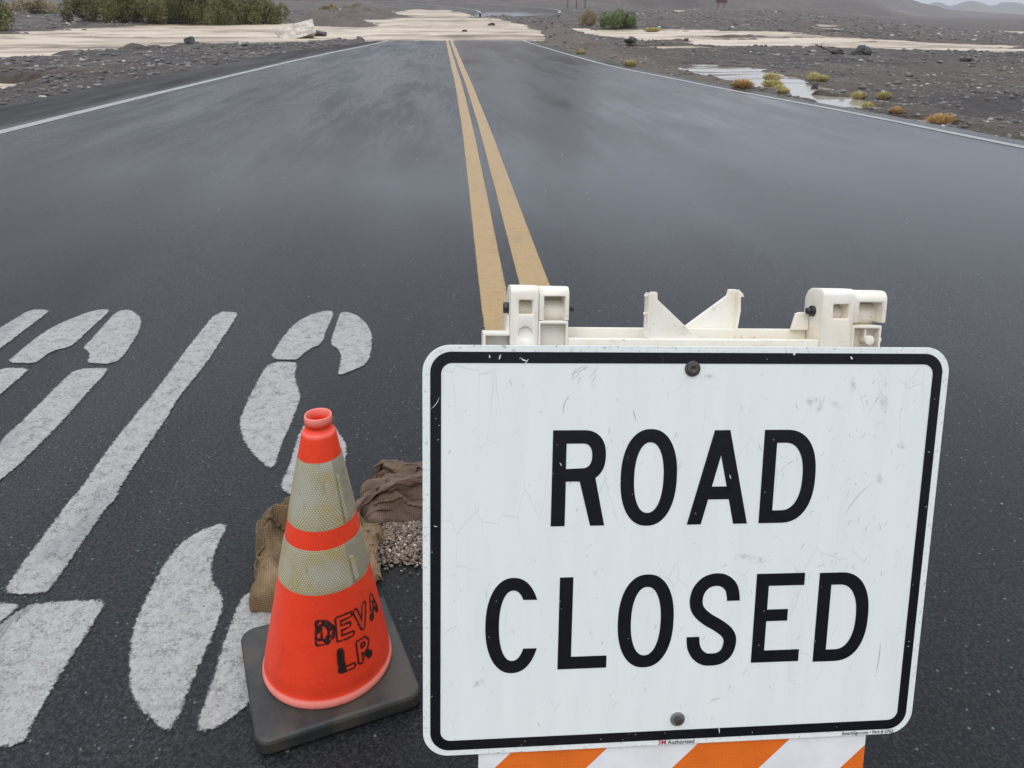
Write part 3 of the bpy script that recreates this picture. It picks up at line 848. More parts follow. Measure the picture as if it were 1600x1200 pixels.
# ------------------------------------------------------------------ rocks and debris
def rock_obj(name, loc, s, mat, seed, label, cat='rock'):
    bm = bmesh.new(); bmesh.ops.create_icosphere(bm, subdivisions=3, radius=1)
    for v in bm.verts:
        p = v.co.copy()
        k = 1 + .45 * mnoise.noise(p * 1.3 + Vector((seed, 0, 0))) + .18 * mnoise.noise(p * 3.1 + Vector((0, seed, 0)))
        v.co = Vector((p.x * k * s[0], p.y * k * s[1], max(p.z * k, -.35) * s[2]))
    me = bpy.data.meshes.new(name); bm.to_mesh(me); bm.free(); me.materials.append(mat)
    o = bpy.data.objects.new(name, me); link(o); o.location = loc
    fattr(o, 'tone', np.full(len(me.vertices), .0 if mat is MAT['rock'] else 0))
    return tag(o, label, cat)
TZ = lambda x, y: float(terrain_z(np.array([x]), np.array([y]))[0])
rock_obj('boulder', (-12.26, 42.0, TZ(-12.26, 42.0) + .1), (.30, .3, .30), MAT['dark_rock'], 3, 'dark boulder on the gravel bank at the edge of the mud river', 'boulder')
rock_obj('boulder', (16.75, 32.4, TZ(16.75, 32.4) + .08), (.33, .3, .26), MAT['dark_rock'], 8, 'larger dark boulder beside a stick on the gravel plain at right', 'boulder')
rock_obj('boulder', (15.9, 32.6, TZ(15.9, 32.6) + .05), (.26, .25, .16), MAT['dark_rock'], 13, 'lower dark boulder next to the stick on the gravel plain at right', 'boulder')
rock_obj('pale_rock', (18.6, 28.2, TZ(18.6, 28.2) + .04), (.28, .24, .14), MAT['rock'], 21, 'low grey rock on the gravel plain right of the dark boulders')
rock_obj('rock', (8.04, 17.3, TZ(8.04, 17.3) + .16), (.08, .08, .09), MAT['dark_rock'], 5, 'small dark rock standing in the pale puddle beside the road')
rock_obj('boulder', (9.6, 42.6, TZ(9.6, 42.6) + .15), (.28, .26, .22), MAT['dark_rock'], 31, 'dark rock in the thin muddy rill right of the road', 'boulder')
rock_obj('rubble_lump', (-8.9, 60.0, float(mud_level(-8.9, 60.)) + .05), (.7, .5, .3), MAT['dark_rock'], 44, 'dark lump of rubble beside the pale slab in the mud', 'rubble')
rock_obj('rubble_lump', (1.6, 62.0, float(mud_level(1.6, 62.)) + .02), (.2, .2, .12), MAT['dark_rock'], 45, 'small dark clod in the mud just beyond the yellow lines', 'rubble')
rock_obj('rubble_lump', (4.4, 76.0, float(mud_level(4.4, 76.)) + .02), (.3, .3, .2), MAT['dark_rock'], 46, 'dark clod in the mud crossing, right of the yellow lines', 'rubble')

def tube(pts, rads, k=8):
    V = []; F = []
    pts = [Vector(p) for p in pts]
    for i, p in enumerate(pts):
        d = (pts[min(i + 1, len(pts) - 1)] - pts[max(i - 1, 0)]).normalized()
        a = d.orthogonal().normalized(); b = d.cross(a)
        for j in range(k):
            t = 2 * math.pi * j / k
            V.append(p + (a * math.cos(t) + b * math.sin(t)) * rads[i])
    for i in range(len(pts) - 1):
        for j in range(k):
            F.append((i * k + j, i * k + (j + 1) % k, (i + 1) * k + (j + 1) % k, (i + 1) * k + j))
    F.append(tuple(range(k))[::-1]); F.append(tuple((len(pts) - 1) * k + j for j in range(k)))
    return V, F
bz = TZ(15.3, 32.2)
V, F = tube([(14.75, 32.3, bz + .38), (15.0, 32.2, bz + .26), (15.35, 32.1, bz + .12), (15.9, 32.0, bz + .05)], [.015, .025, .03, .03])
V2, F2 = tube([(15.0, 32.2, bz + .26), (14.9, 32.1, bz + .36), (14.95, 32.0, bz + .46)], [.018, .014, .008])
n0 = len(V)
o = mesh_obj('driftwood_stick', V + V2, F + [tuple(i + n0 for i in f) for f in F2], MAT['bark'])
tag(o, 'bare forked stick washed up against dark boulders at right', 'stick')

# pale broken slab standing in the flow
bm = bmesh.new(); bmesh.ops.create_cube(bm, size=1)
bmesh.ops.subdivide_edges(bm, edges=bm.edges[:], cuts=5, use_grid_fill=True)
for v in bm.verts:
    p = v.co
    n_ = mnoise.noise(p * 3.2) * .10 + mnoise.noise(p * 8) * .05
    v.co = Vector((p.x * 2.3 * (1 + n_), p.y * 1.3 * (1 + n_), p.z * .85 * (1 + n_ * 1.5)))
me = bpy.data.meshes.new('concrete_slab'); bm.to_mesh(me); bm.free(); me.materials.append(MAT['slab'])
o = link(bpy.data.objects.new('concrete_slab', me)); o.location = (-9.6, 56.5, float(mud_level(-9.6, 56.5)) + .32)
o = bpy.data.objects['concrete_slab']; o.rotation_euler = (R(-14), R(-13), R(22))
tag(o, 'pale broken slab standing tilted in the muddy flood left of the road', 'slab')

# ------------------------------------------------------------------ vegetation
def leaf_cloud(nl, lobes, size, seed, up=.3):
    r = np.random.default_rng(seed)
    which = r.integers(0, len(lobes), nl)
    L = np.array(lobes)[which]
    d = r.normal(size=(nl, 3)); d /= np.linalg.norm(d, axis=1)[:, None]
    rad = r.uniform(.35, 1.05, nl) ** .6
    P = L[:, :3] + d * rad[:, None] * L[:, 3:6]
    P[:, 2] = np.maximum(P[:, 2], .02)
    clump = np.array([(hash((seed, int(w))) % 100) / 100 for w in which])
    tone = np.clip(.5 * clump + .5 * r.uniform(0, 1, nl), 0, 1)
    a = r.normal(size=(nl, 3)); a[:, 2] += up; a /= np.linalg.norm(a, axis=1)[:, None]
    b = np.cross(a, r.normal(size=(nl, 3))); b /= np.linalg.norm(b, axis=1)[:, None]
    s = size * r.uniform(.6, 1.4, (nl, 1))
    V = np.stack([P - a * s, P - b * s * .38, P + a * s, P + b * s * .38], 1).reshape(-1, 3)
    return V, np.arange(nl * 4).reshape(-1, 4), np.repeat(tone, 4)

def bush_proto(seed, w, h, nl, size, leafmat):
    r = random.Random(seed)
    lobes = []
    for i in range(26):
        t = r.random() * 6.28; q = math.sqrt(r.random())
        x = math.cos(t) * q * w * .42; y = math.sin(t) * q * w * .34
        top = h * (1 - .55 * q * q) * r.uniform(.75, 1.05)
        z = r.uniform(.25, .92) * top
        s = r.uniform(.10, .17) * w
        lobes.append((x, y, z, s, s, s * r.uniform(.8, 1.3)))
    V, F, tone = leaf_cloud(nl, lobes, size, seed)
    TV, TF = [], []
    for lb in lobes[:14]:
        p0 = (lb[0] * .15, lb[1] * .15, 0); p2 = (lb[0], lb[1], lb[2])
        p1 = (lb[0] * .5, lb[1] * .5, lb[2] * .55)
        v, f = tube([p0, p1, p2], [.05, .035, .012], 5)
        n0 = len(TV); TV += v; TF += [tuple(i + n0 for i in q) for q in f]
    return V, F, tone, TV, TF

def place_bush(proto, name, loc, s, rz, label, leafmat, cat='bush', group=None):
    root = empty(name, loc, rz)
    root.scale = s
    if proto.get('crown') is None:
        V, F, tone, TV, TF = proto['data']
        c = soup_obj('crown', V, F, leafmat, root); fattr(c, 'tone', tone)
        t = mesh_obj('trunk', TV, TF, MAT['bark'], root)
        proto['crown'], proto['trunk'] = c, t
    else:
        c = proto['crown'].copy(); link(c, root)
        t = proto['trunk'].copy(); link(t, root)
    tag(root, label, cat, group)
    return root
pa = {'data': bush_proto(5, 6.2, 3.9, 15000, .10, None)}
pb = {'data': bush_proto(6, 5.4, 3.5, 13000, .10, None)}
G1 = 'green bushes along the far bank of the mud river'
for pr, (x, y), s, rz, lab in [
    (pa, (-34.6, 64.5), (1, 1, 1), .3, 'green bush at the left edge of the picture on the river bank'),
    (pb, (-35.2, 88.0), (1.0, .9, .95), 1.2, 'leftmost bush of the row behind the mud river'),
    (pa, (-30.6, 86.0), (.95, .9, 1.0), 2.0, 'second bush from the left in the row behind the mud river'),
    (pb, (-26.2, 84.2), (1.05, .9, 1.05), 4.0, 'middle bush of the row behind the mud river'),
    (pa, (-21.8, 84.6), (1.0, .9, 1.0), 5.1, 'second bush from the right in the row behind the mud river'),
    (pa, (-33.0, 88.5), (.9, .9, .85), 5.6, 'bush filling the gap left of the second bush behind the mud river'),
    (pb, (-28.4, 86.5), (.9, .9, .9), 2.6, 'bush standing just left of the middle bush behind the mud river'),
    (pa, (-24.0, 86.0), (.9, .9, .92), .9, 'bush standing just right of the middle bush behind the mud river'),
    (pa, (-19.8, 87.5), (.9, .9, .9), 3.3, 'bush squeezed in left of the rightmost bush behind the mud river'),
    (pb, (-17.9, 86.6), (.95, .9, .95), .5, 'rightmost bush of the row behind the mud river, near the slab')]:
    place_bush(pr, 'desert_bush', (x, y, TZ(x, y) - .05), s, rz, lab, MAT['bush_leaf'], 'bush', G1)
pd = {'data': bush_proto(9, 3.2, 1.5, 5000, .07, None)}
for (x, y), s, rz, lab in [
    ((13.5, 77.0), (.62, .62, .95), 0, 'tan dry bush left of the green bush beyond the right bank'),
    ((-14.2, 148), (1.6, 1.2, 1.0), 1, 'pale dry bush above the dirt heaps, nearer the road'),
    ((-19.0, 146), (1.7, 1.2, .9), 2, 'pale dry bush above the dirt heaps, farther from the road'),
    ((-56, 122), (2.2, 1.6, 1.5), 3, 'tan dry bush behind the gravel flat at upper left')]:
    place_bush(pd, 'dry_bush', (x, y, TZ(x, y) - .03), s, rz, lab, MAT['dry_leaf'], 'bush', 'dry tan bushes')
pg = {'data': bush_proto(12, 3.2, 1.75, 6000, .07, None)}
place_bush(pg, 'desert_bush', (14.9, 71.6, TZ(14.9, 71.6) - .03), (1.1, 1, .95), 0, 'lone green bush beyond the right bank of the road', MAT['bush_green'])

def tuft_mesh(seed, mat, n=620):
    r = np.random.default_rng(seed)
    t = r.uniform(0, 6.283, n); q = np.sqrt(r.uniform(0, 1, n))
    bx, by = .55 * q * np.cos(t), .55 * q * np.sin(t)
    out = q * .55 + .05
    h = (1.05 - .55 * q ** 2) * r.uniform(.6, 1.1, n)
    tx = bx + np.cos(t) * out + r.normal(0, .12, n); ty = by + np.sin(t) * out + r.normal(0, .12, n)
    mxx, myy = bx * .5 + tx * .5, by * .5 + ty * .5
    w = .035
    px, py = -np.sin(t + r.normal(0, .8, n)) * w, np.cos(t + r.normal(0, .8, n)) * w
    z0 = np.zeros(n)
    V = np.stack([np.stack([bx - px, by - py, z0], 1), np.stack([bx + px, by + py, z0], 1), np.stack([mxx + px, myy + py, h * .62], 1),
                  np.stack([tx, ty, h], 1), np.stack([mxx - px, myy - py, h * .62], 1)], 1).reshape(-1, 3)
    F = np.arange(n * 5).reshape(-1, 5)
    tone = np.repeat(r.uniform(0, 1, n), 5)
    return V, F, tone
def tuft(proto, loc, w, h, rz, label, mat, group):
    if proto.get('o') is None:
        V, F, tone = tuft_mesh(proto['seed'], mat)
        o = soup_obj('grass_tuft', V, F, mat); fattr(o, 'tone', tone); proto['o'] = o
    else:
        o = proto['o'].copy(); link(o)
    o.location = loc; o.scale = (w * .44, w * .44, h * .9); o.rotation_euler = (0, 0, rz)
    tag(o, label, 'grass tuft', group)
ty_ = [{'seed': 1}, {'seed': 2}]; to_ = [{'seed': 3}]
GT = 'dry grass tufts beside the road'
TUFTS = [((6.49, 17.9), .55, .24, 1, 'wide orange grass tuft at the road side, left end of the puddle'),
    ((8.64, 21.2), .52, .26, 0, 'upper of the three stacked yellow tufts in the puddle'),
    ((7.95, 19.4), .58, .20, 0, 'middle of the three stacked yellow tufts in the puddle'),
    ((7.62, 18.2), .40, .17, 0, 'lowest of the three stacked yellow tufts in the puddle'),
    ((6.86, 16.5), .30, .14, 0, 'small yellow tuft on the road verge below the stacked tufts'),
    ((9.65, 20.9), .40, .26, 0, 'rounded yellow tuft on the gravel, rear one of a close pair'),
    ((9.45, 20.0), .42, .20, 0, 'rounded yellow tuft on the gravel, front one of a close pair'),
    ((8.45, 16.4), .36, .19, 0, 'yellow tuft right of the puddle, left one of two alike'),
    ((8.72, 15.9), .33, .18, 0, 'yellow tuft right of the puddle, right one of two alike'),
    ((7.72, 14.6), .26, .16, 0, 'low yellow tuft at the near tip of the puddle'),
    ((7.6, 13.4), .30, .15, 1, 'small orange tuft just beyond the near tip of the puddle'),
    ((7.85, 12.45), .50, .19, 1, 'large orange tuft beside the small roadside ditch puddle'),
    ((7.85, 9.95), .46, .14, 1, 'orange tuft at the right edge of the picture'),
    ((5.85, 25.8), .46, .26, 0, 'yellow tuft on the brown verge well before the flooded crossing'),
    ((5.62, 34.0), .42, .26, 0, 'green yellow tuft on the verge nearest the flooded crossing'),
    ((16.7, 66.4), 1.6, .35, 0, 'far yellow tuft on the plain behind the muddy stream')]
for i, ((x, y), w, h, k, lab) in enumerate(TUFTS):
    x += .15 if y < 18 else 0
    tuft((to_[0] if k else ty_[i % 2]), (x, y, max(TZ(x, y), float(mud_level(x, y)) + .005) - .01), w, h, i * 1.3, lab, MAT['tuft_orange'] if k else MAT['tuft_yellow'], GT)

# ------------------------------------------------------------------ far roadside signs (seen from behind)
def bx(x0, x1, y0, y1, z0, z1):
    V = [(x, y, z) for z in (z0, z1) for y in (y0, y1) for x in (x0, x1)]
    F = [(0, 2, 3, 1), (4, 5, 7, 6), (0, 1, 5, 4), (2, 6, 7, 3), (0, 4, 6, 2), (1, 3, 7, 5)]
    return V, F
def far_sign(loc, nposts, gap, w, z0, z1, label):
    root = empty('roadside_sign', loc, R(-8))
    for k in range(nposts):
        x = (k - (nposts - 1) / 2) * gap
        V, F = bx(x - .11, x + .11, -.1, .1, -.4, z1 - .1)
        mesh_obj('post', V, F, MAT['post'], root)
    V, F = bx(-w / 2, w / 2, -.17, -.11, z0, z1)
    b = mesh_obj('panel', V, F, MAT['post'], root)
    V, F = bx(-w / 2 + .1, w / 2 - .1, -.11, -.102, z0 + .25, z0 + .35)
    mesh_obj('stringer', V, F, MAT['bark'], b)
    tag(root, label, 'sign')
far_sign((30.2, 191, TZ(30.2, 191)), 3, 1.95, 5.4, 1.75, 3.4, 'far brown sign on three posts beyond the flooded crossing')
far_sign((78.2, 235, TZ(78.2, 235)), 2, 1.6, 3.2, 1.55, 3.0, 'far small sign on two posts at the foot of the hill')

# ------------------------------------------------------------------ traffic cone
CX, CY = -.333, 1.413
cone = empty('traffic_cone', (CX, CY, 0.006))
tag(cone, 'orange traffic cone with two reflective bands standing on a black rubber base', 'traffic cone')
def body_r(z): return .034 + (.675 - z) * .189
def lathe(prof, n=160, closed=False):
    V = []
    for r, z in prof:
        for k in range(n):
            t = 2 * math.pi * k / n
            V.append((r * math.cos(t), r * math.sin(t), z))
    return V
BASE_ROT = R(18.1)
# base: rounded square slab with bevelled rim
def rrect(w, h, r, seg=10):
    P = []
    for cx, cy, a0 in ((w / 2 - r, h / 2 - r, 0), (-w / 2 + r, h / 2 - r, 90), (-w / 2 + r, -h / 2 + r, 180), (w / 2 - r, -h / 2 + r, 270)):
        for k in range(seg + 1):
            a = R(a0 + 90 * k / seg)
            P.append((cx + r * math.cos(a), cy + r * math.sin(a)))
    return P
loops = []
for inset, z in ((.006, -.002), (0, .004), (0.001, .030), (.004, .037), (.010, .040), (.05, .0415)):
    loops.append([(x, y, z) for x, y in rrect(.374 - 2 * inset, .374 - 2 * inset, .034)])
n = len(loops[0]); V = [p for l in loops for p in l]; F = []
for i in range(len(loops) - 1):
    for k in range(n):
        F.append((i * n + k, i * n + (k + 1) % n, (i + 1) * n + (k + 1) % n, (i + 1) * n + k))
F.append(tuple(range(n))[::-1]); F.append(tuple((len(loops) - 1) * n + k for k in range(n)))
b = mesh_obj('base', V, F, MAT['rubber'], cone, smooth=False)
b.rotation_euler = (0, 0, BASE_ROT)
md = b.modifiers.new('b', 'BEVEL'); md.width = .002; md.segments = 2; md.limit_method = 'ANGLE'; bake(b)
prof = [(.146, .040), (.1500, .043), (.1518, .049), (.1512, .056), (.1488, .062), (.1460, .067), (.1445, .074), (.1435, .084)]
for z in np.linspace(.097, .668, 60): prof.append((body_r(z), z))
prof += [(.0338, .673), (.0315, .676), (.0285, .678), (.0262, .681), (.0248, .684), (.0242, .686), (.0255, .688), (.0275, .690), (.0282, .694),
         (.0282, .704), (.0275, .709), (.0268, .711), (.0258, .7112), (.0249, .7095), (.0243, .704), (.0228, .69), (.0225, .67), (.027, .63), (.037, .57)]
NS = 160
body = grid_obj('body', lathe(prof, NS), len(prof), NS, MAT['cone'], cone, wrap=True)
fade = np.array([1.0 if z < .066 else (1.0 if .703 < z and r > .022 else (.35 if .669 < z < .678 else 0)) for r, z in prof])  # faded flange; the top rim's highlight is put into the colour
fade = np.repeat(fade, NS); 
fattr(body, 'fade', fade)

def band(z0, z1, off, a0, a1, name, mat, n=140, m=14, slant=0., parent=cone):
    """sleeve on the cone between heights z0 and z1, angles a0..a1 (radians); UV in metres"""
    V = []; UV = []
    rm = body_r((z0 + z1) / 2)
    for i in range(m):
        t = i / (m - 1)
        for k in range(n):
            a = a0 + (a1 - a0) * k / (n - 1) + slant * (t - .5)
            z = z0 + (z1 - z0) * t
            rr = body_r(z) + off
            if i in (0, m - 1): rr -= off * .7
            rr += .0006 * math.sin(a * 7 + z * 40) * (off > .0015)
            V.append((rr * math.cos(a), rr * math.sin(a), z)); UV.append((a * rm, z))
    o = grid_obj(name, V, m, n, mat, parent)
    uv = o.data.uv_layers.new(name='UVMap')
    vi = np.zeros(len(o.data.loops), np.int32); o.data.loops.foreach_get('vertex_index', vi)
    uv.data.foreach_set('uv', np.array(UV, np.float32)[vi].ravel())
    return o
VIEW = math.atan2(-CY, -CX)         # direction from the cone to the camera
for z0, z1 in ((.471, .620), (.325, .428)):
    s = VIEW + R(33)                # overlap seam on the right-hand side as seen
    bnd = band(z0, z1, .0011, s - 2 * math.pi, s, 'reflective_band', MAT['reflector'])
    band(z0 + .002, z1 + .001, .0022, s - R(2), s + R(42), 'band_overlap', MAT['seam'], 30, 14, slant=-.10, parent=bnd)
    band(z0 + .004, z1 - .030, .0032, s + R(1), s + R(8), 'peeled_strip', MAT['reflector'], 8, 14, slant=-.06, parent=bnd)

# sprayed stencil lettering: DEVA / LR on the front right of the cone
SEGS = {'D': [((0, 0), (0, 1)), ((0, 1), (.6, .95)), ((.6, .95), (1, .65)), ((1, .65), (1, .3)), ((1, .3), (.6, .03)), ((.6, .03), (0, 0))],
        'E': [((0, 0), (0, 1)), ((0, 1), (1, 1)), ((0, .52), (.8, .52)), ((0, 0), (1, 0))],
        'V': [((0, 1), (.5, 0)), ((.5, 0), (1, 1))],
        'A': [((0, 0), (.5, 1)), ((.5, 1), (1, 0)), ((.22, .38), (.78, .38))],
        'L': [((0, 1), (0, 0)), ((0, 0), (1, 0))],
        'R': [((0, 0), (0, 1)), ((0, 1), (.7, .98)), ((.7, .98), (.95, .75)), ((.95, .75), (.7, .52)), ((.7, .52), (0, .5)), ((.4, .5), (1, 0))]}
def seg_d(px, py, segs, w, h):
    d = np.full(px.shape, 9.)
    for (ax, ay), (bx_, by_) in segs:
        ax, bx_, ay, by_ = ax * w, bx_ * w, ay * h, by_ * h
        ex, ey = bx_ - ax, by_ - ay
        t = np.clip(((px - ax) * ex + (py - ay) * ey) / (ex * ex + ey * ey), 0, 1)
        d = np.minimum(d, np.hypot(px - ax - t * ex, py - ay - t * ey))
    return d
def lettering(items, zc, w, h, name, label):
    a_lo = min(i[1] for i in items) - 14; a_hi = max(i[1] for i in items) + 14
    nz, na = 150, int((a_hi - a_lo) * 4.2)
    aa = np.radians(np.linspace(a_lo, a_hi, na)); zz = np.linspace(zc - h / 2 - .02, zc + h / 2 + .02, nz)
    Z, A = np.meshgrid(zz, aa, indexing='ij')
    rad = body_r(Z) + .0006
    ang = VIEW + A
    S = A * body_r(zc); U = Z - zc
    paint = np.zeros(Z.shape)
    for ch, ac, fill, dz in items:
        px = S - R(ac) * body_r(zc) + w / 2; py = U + h / 2 - dz
        nzv = fbm(px * 160 + ac, py * 160, 7, 3)
        d = seg_d(px, py, SEGS[ch], w, h) - .0050
        halo = np.exp(-np.maximum(d, 0) / .0042) * (d > -.0016) * (1.05 + .6 * nzv) * smooth(-.0025, -.0004, d)
        core = smooth(.0, -.003, d)
        lev = fill(px / w, py / h)
        f = core * smooth(.45, .65, lev + .55 * nzv + .35 * fbm(px * 60, py * 60, 9, 2))
        paint = np.maximum(paint, np.maximum(halo, f))
    V = np.stack([rad * np.cos(ang), rad * np.sin(ang), Z], -1).reshape(-1, 3)
    keep = paint.ravel() > .08
    o = grid_obj(name, V, nz, na, MAT['spray'], body, keep=keep)
    i = np.arange(nz - 1)[:, None] * na; j = np.arange(na - 1)[None]
    F = np.stack([i + j, i + j + 1, i + na + j + 1, i + na + j], -1).reshape(-1, 4)
    used = np.zeros(nz * na, bool); used[F[keep[F].any(1)]] = True
    fattr(o, 'sd', paint.ravel()[used])
    o['label'] = label
lettering([('D', -6, lambda x, y: .62 + 0 * x, 0), ('E', 15, lambda x, y: .1 + 0 * x, 0), ('V', 36, lambda x, y: .08 + 0 * x, 0), ('A', 58, lambda x, y: .8 - .6 * y, 0)],
          .236, .027, .048, 'stencil_lettering', 'upper line of sprayed black stencil letters')
lettering([('L', 13.5, lambda x, y: .95 - .7 * smooth(.3, .6, x), 0), ('R', 33, lambda x, y: .15 + .7 * smooth(.4, .7, x) * smooth(.6, .4, y), 0)],
          .157, .025, .048, 'stencil_lettering', 'lower line of sprayed black stencil letters')

# the soft cone leans a little to the right of its base
LEAN = Matrix.Identity(4)
LEAN[0][2], LEAN[1][2] = .073, -.006
LEAN[0][3], LEAN[1][3] = .004 - .073 * .05, .006 * .05
for o in cone.children_recursive:
    if o.type == 'MESH' and o.name.split('.')[0] != 'base':
        o.data.transform(LEAN)

# ------------------------------------------------------------------ burlap bags and spilled gravel
def cloth_heap(name, c, half, H, rz, folds, seed, mat, label, nu=150, nv=110, pw=(3.0, .42), skirt=.02):
    u, v = np.meshgrid(np.linspace(-1, 1, nu), np.linspace(-1, 1, nv), indexing='ij')
    rho = (np.abs(u) ** 4 + np.abs(v) ** 4) ** .25
    # square to rounded footprint
    k = np.where(rho > 1e-6, np.maximum(np.abs(u), np.abs(v)) / np.maximum(rho, 1e-6), 1)
    x = u * k * half[0]; y = v * k * half[1]
    rr = np.clip(np.maximum(np.abs(u), np.abs(v)), 0, 1)
    prof = (1 - rr ** pw[0]) ** pw[1]
    lump = 1 + .8 * fbm(x * 7, y * 7, seed, 3)
    z = H * prof * lump
    for (ax, ay, freq, ph, amp_, wob_) in folds:
        s = np.sin((x * ax + y * ay) * freq + ph + wob_ * fbm(x * 9, y * 9, seed + 5, 2))
        z = z + amp_ * (np.abs(s) ** .7 * np.sign(s)) * prof
    z = z + .009 * (np.abs(fbm(x * 14 + 2 * fbm(x * 6, y * 6, seed + 2, 2), y * 22, seed + 9, 3)) - .15) * prof
    z = z + .004 * (.25 - np.abs(fbm(x * 38 + 1.5 * fbm(x * 12, y * 12, seed + 3, 2), y * 30, seed + 13, 2))) * prof
    x = x + .045 * fbm(u * 2.2, v * 2.2, seed + 20, 3) * (0.3 + rr); y = y + .045 * fbm(u * 2.2, v * 2.2, seed + 30, 3) * (.3 + rr)
    z = np.maximum(z, .003)
    V = np.stack([x, y, z], -1).reshape(-1, 3)
    o = grid_obj('sack', V, nu, nv, mat)
    uv = o.data.uv_layers.new(name='UVMap')
    vi = np.zeros(len(o.data.loops), np.int32); o.data.loops.foreach_get('vertex_index', vi)
    uv.data.foreach_set('uv', (np.stack([x, y + z], -1).reshape(-1, 2) * .5).astype(np.float32)[vi].ravel())
    root = empty(name, (*c, .005), rz)
    o.parent = root
    tag(root, label, 'sandbag')
    grid = V.reshape(nu, nv, 3)
    def seam(uv_pts, rad, nm='seam', lift=.004):
        P = []
        for i in range(len(uv_pts) - 1):
            (a0, b0), (a1, b1) = uv_pts[i], uv_pts[i + 1]
            for t in np.linspace(0, 1, 26)[:-1 if i < len(uv_pts) - 2 else None]:
                a, b = a0 + (a1 - a0) * t, b0 + (b1 - b0) * t
                p = grid[int((a + 1) / 2 * (nu - 1)), int((b + 1) / 2 * (nv - 1))]
                P.append((p[0], p[1], p[2] + lift))
        P = np.array(P)
        for _ in range(3): P[1:-1] = (P[:-2] + 2 * P[1:-1] + P[2:]) / 4
        Vt, Ft = tube(P, [rad * (1 + .35 * math.sin(i * 1.9)) for i in range(len(P))], 7)
        mesh_obj(nm, Vt, Ft, MAT['rope'], root, smooth=True)
    return root, seam
bag1, seam = cloth_heap('burlap_sandbag', (-.43, 1.845), (.175, .20), .125, R(8),
    [(.15, 1, 30, .9, .034, 3.4), (1, .4, 23, 2., .018, 2.8)], 40, MAT['burlap'], 'tan burlap sandbag slumped right behind the traffic cone')
seam([(-.98, .05), (-.6, .12), (-.2, .06)], .006)
seam([(-.97, -.45), (-.93, .0), (-.9, .4)], .005)
seam([(.93, .75), (.90, .2), (.93, -.5)], .005)
bag2, seam = cloth_heap('burlap_sandbag', (.0, 2.125), (.33, .14), .095, R(4),
    [(.30, 1, 42, .3, .030, 3.6), (1, .3, 19, 1., .016, 3.0)], 50, MAT['burlap_brown'], 'brown burlap sandbag with deep folds lying on the road, half behind the sign')
seam([(-.9, -.55), (-.5, -.62), (-.05, -.80), (.3, -.8)], .005)
seam([(-.72, .8), (-.45, .86), (-.2, .8)], .004)

def add_fold(root, c, half, H, rz, seed, mat):
    r2, s2 = cloth_heap('fold_tmp', c, half, H, rz, [(.3, 1, 40, .4, .010, 2.5)], seed, mat, 'fold', 90, 60, (2.6, .5))
    o = r2.children[0]
    o.parent = None
    bpy.context.view_layer.update()
    o.data.transform(root.matrix_world.inverted() @ r2.matrix_world)
    o.parent = root
    o.name = 'fold'
    bpy.data.objects.remove(r2, do_unlink=True)
    return s2
bpy.context.view_layer.update()
add_fold(bag1, (-.495, 1.945), (.095, .085), .100, R(14), 61, MAT['burlap'])
add_fold(bag1, (-.515, 1.80), (.055, .075), .075, R(-20), 62, MAT['burlap'])
add_fold(bag1, (-.315, 1.83), (.050, .14), .075, R(-12), 66, MAT['burlap'])
add_fold(bag2, (-.13, 2.075), (.19, .038), .105, R(9), 63, MAT['burlap_brown'])
add_fold(bag2, (-.10, 2.175), (.21, .045), .105, R(-5), 64, MAT['burlap_brown'])
add_fold(bag2, (-.16, 2.225), (.13, .035), .080, R(-16), 65, MAT['burlap_brown'])

# spilled gravel: a low bed and separate stones on it
pu, pv = np.meshgrid(np.linspace(0, 1, 26), np.linspace(0, 2 * np.pi, 72, endpoint=False), indexing='ij')
pr = pu * .88 * (1 + .5 * fbm(np.cos(pv) * 2 + 5, np.sin(pv) * 2, 3, 3))
px, py = -.13 + pr * .20 * np.cos(pv), 1.925 + pr * .135 * np.sin(pv)
pz = .004 + .034 * (1 - pu ** 1.6)
bed = grid_obj('gravel_spill', np.stack([px, py, pz], -1).reshape(-1, 3), 26, 72, MAT['spill_bed'], wrap=True)
n = 4600
t = RNG.uniform(0, 2 * np.pi, n); q = RNG.uniform(0, 1, n) ** .5 * np.where(RNG.uniform(0, 1, n) < .22, 1 + .8 * RNG.uniform(0, 1, n) ** 2.5, 1)
k = 1 + .5 * fbm(np.cos(t) * 2 + 5, np.sin(t) * 2, 3, 3)
x, y = -.13 + q * k * .20 * np.cos(t), 1.925 + q * k * .135 * np.sin(t)
z = np.where(q < 1, .004 + .034 * (1 - np.minimum(q, 1) ** 1.6), .004)
size = .0030 + .0034 * RNG.uniform(0, 1, n) ** 2
s = stones('stones', np.stack([x, y, z + size * .6], 1), size, MAT['spill'], .85, np.clip(RNG.normal(.42, .25, n), 0, 1), bed)
s['kind'] = 'stuff'
tag(bed, 'brown pea gravel spilled from the sandbags between cone and sign', 'gravel', kind='stuff')

# ------------------------------------------------------------------ barricade with sign
EX = Vector((0.99907261, 0.01204687, -0.04523405)).normalized()
EY = Vector((0.04312234, 0.28298889, 0.95797728)); EY = (EY - EX * EX.dot(EY)).normalized()
EZ = EX.cross(EY)
SP = Vector((0.32596712, 0.87936658, 0.73936764))
BR = Vector((.33, 1.0, 0))
barr = empty('folding_barricade', BR)
tag(barr, 'ivory plastic folding barricade carrying a white ROAD CLOSED sign', 'barricade')
FM = Matrix(((EX.x, EY.x, EZ.x, SP.x - BR.x), (EX.y, EY.y, EZ.y, SP.y - BR.y), (EX.z, EY.z, EZ.z, SP.z - BR.z), (0, 0, 0, 1)))
HY, HZ = .3558, -.034
BM_ = FM @ Matrix.Translation((0, HY, HZ)) @ Matrix.Rotation(R(33), 4, 'X') @ Matrix.Translation((0, -HY, -HZ))

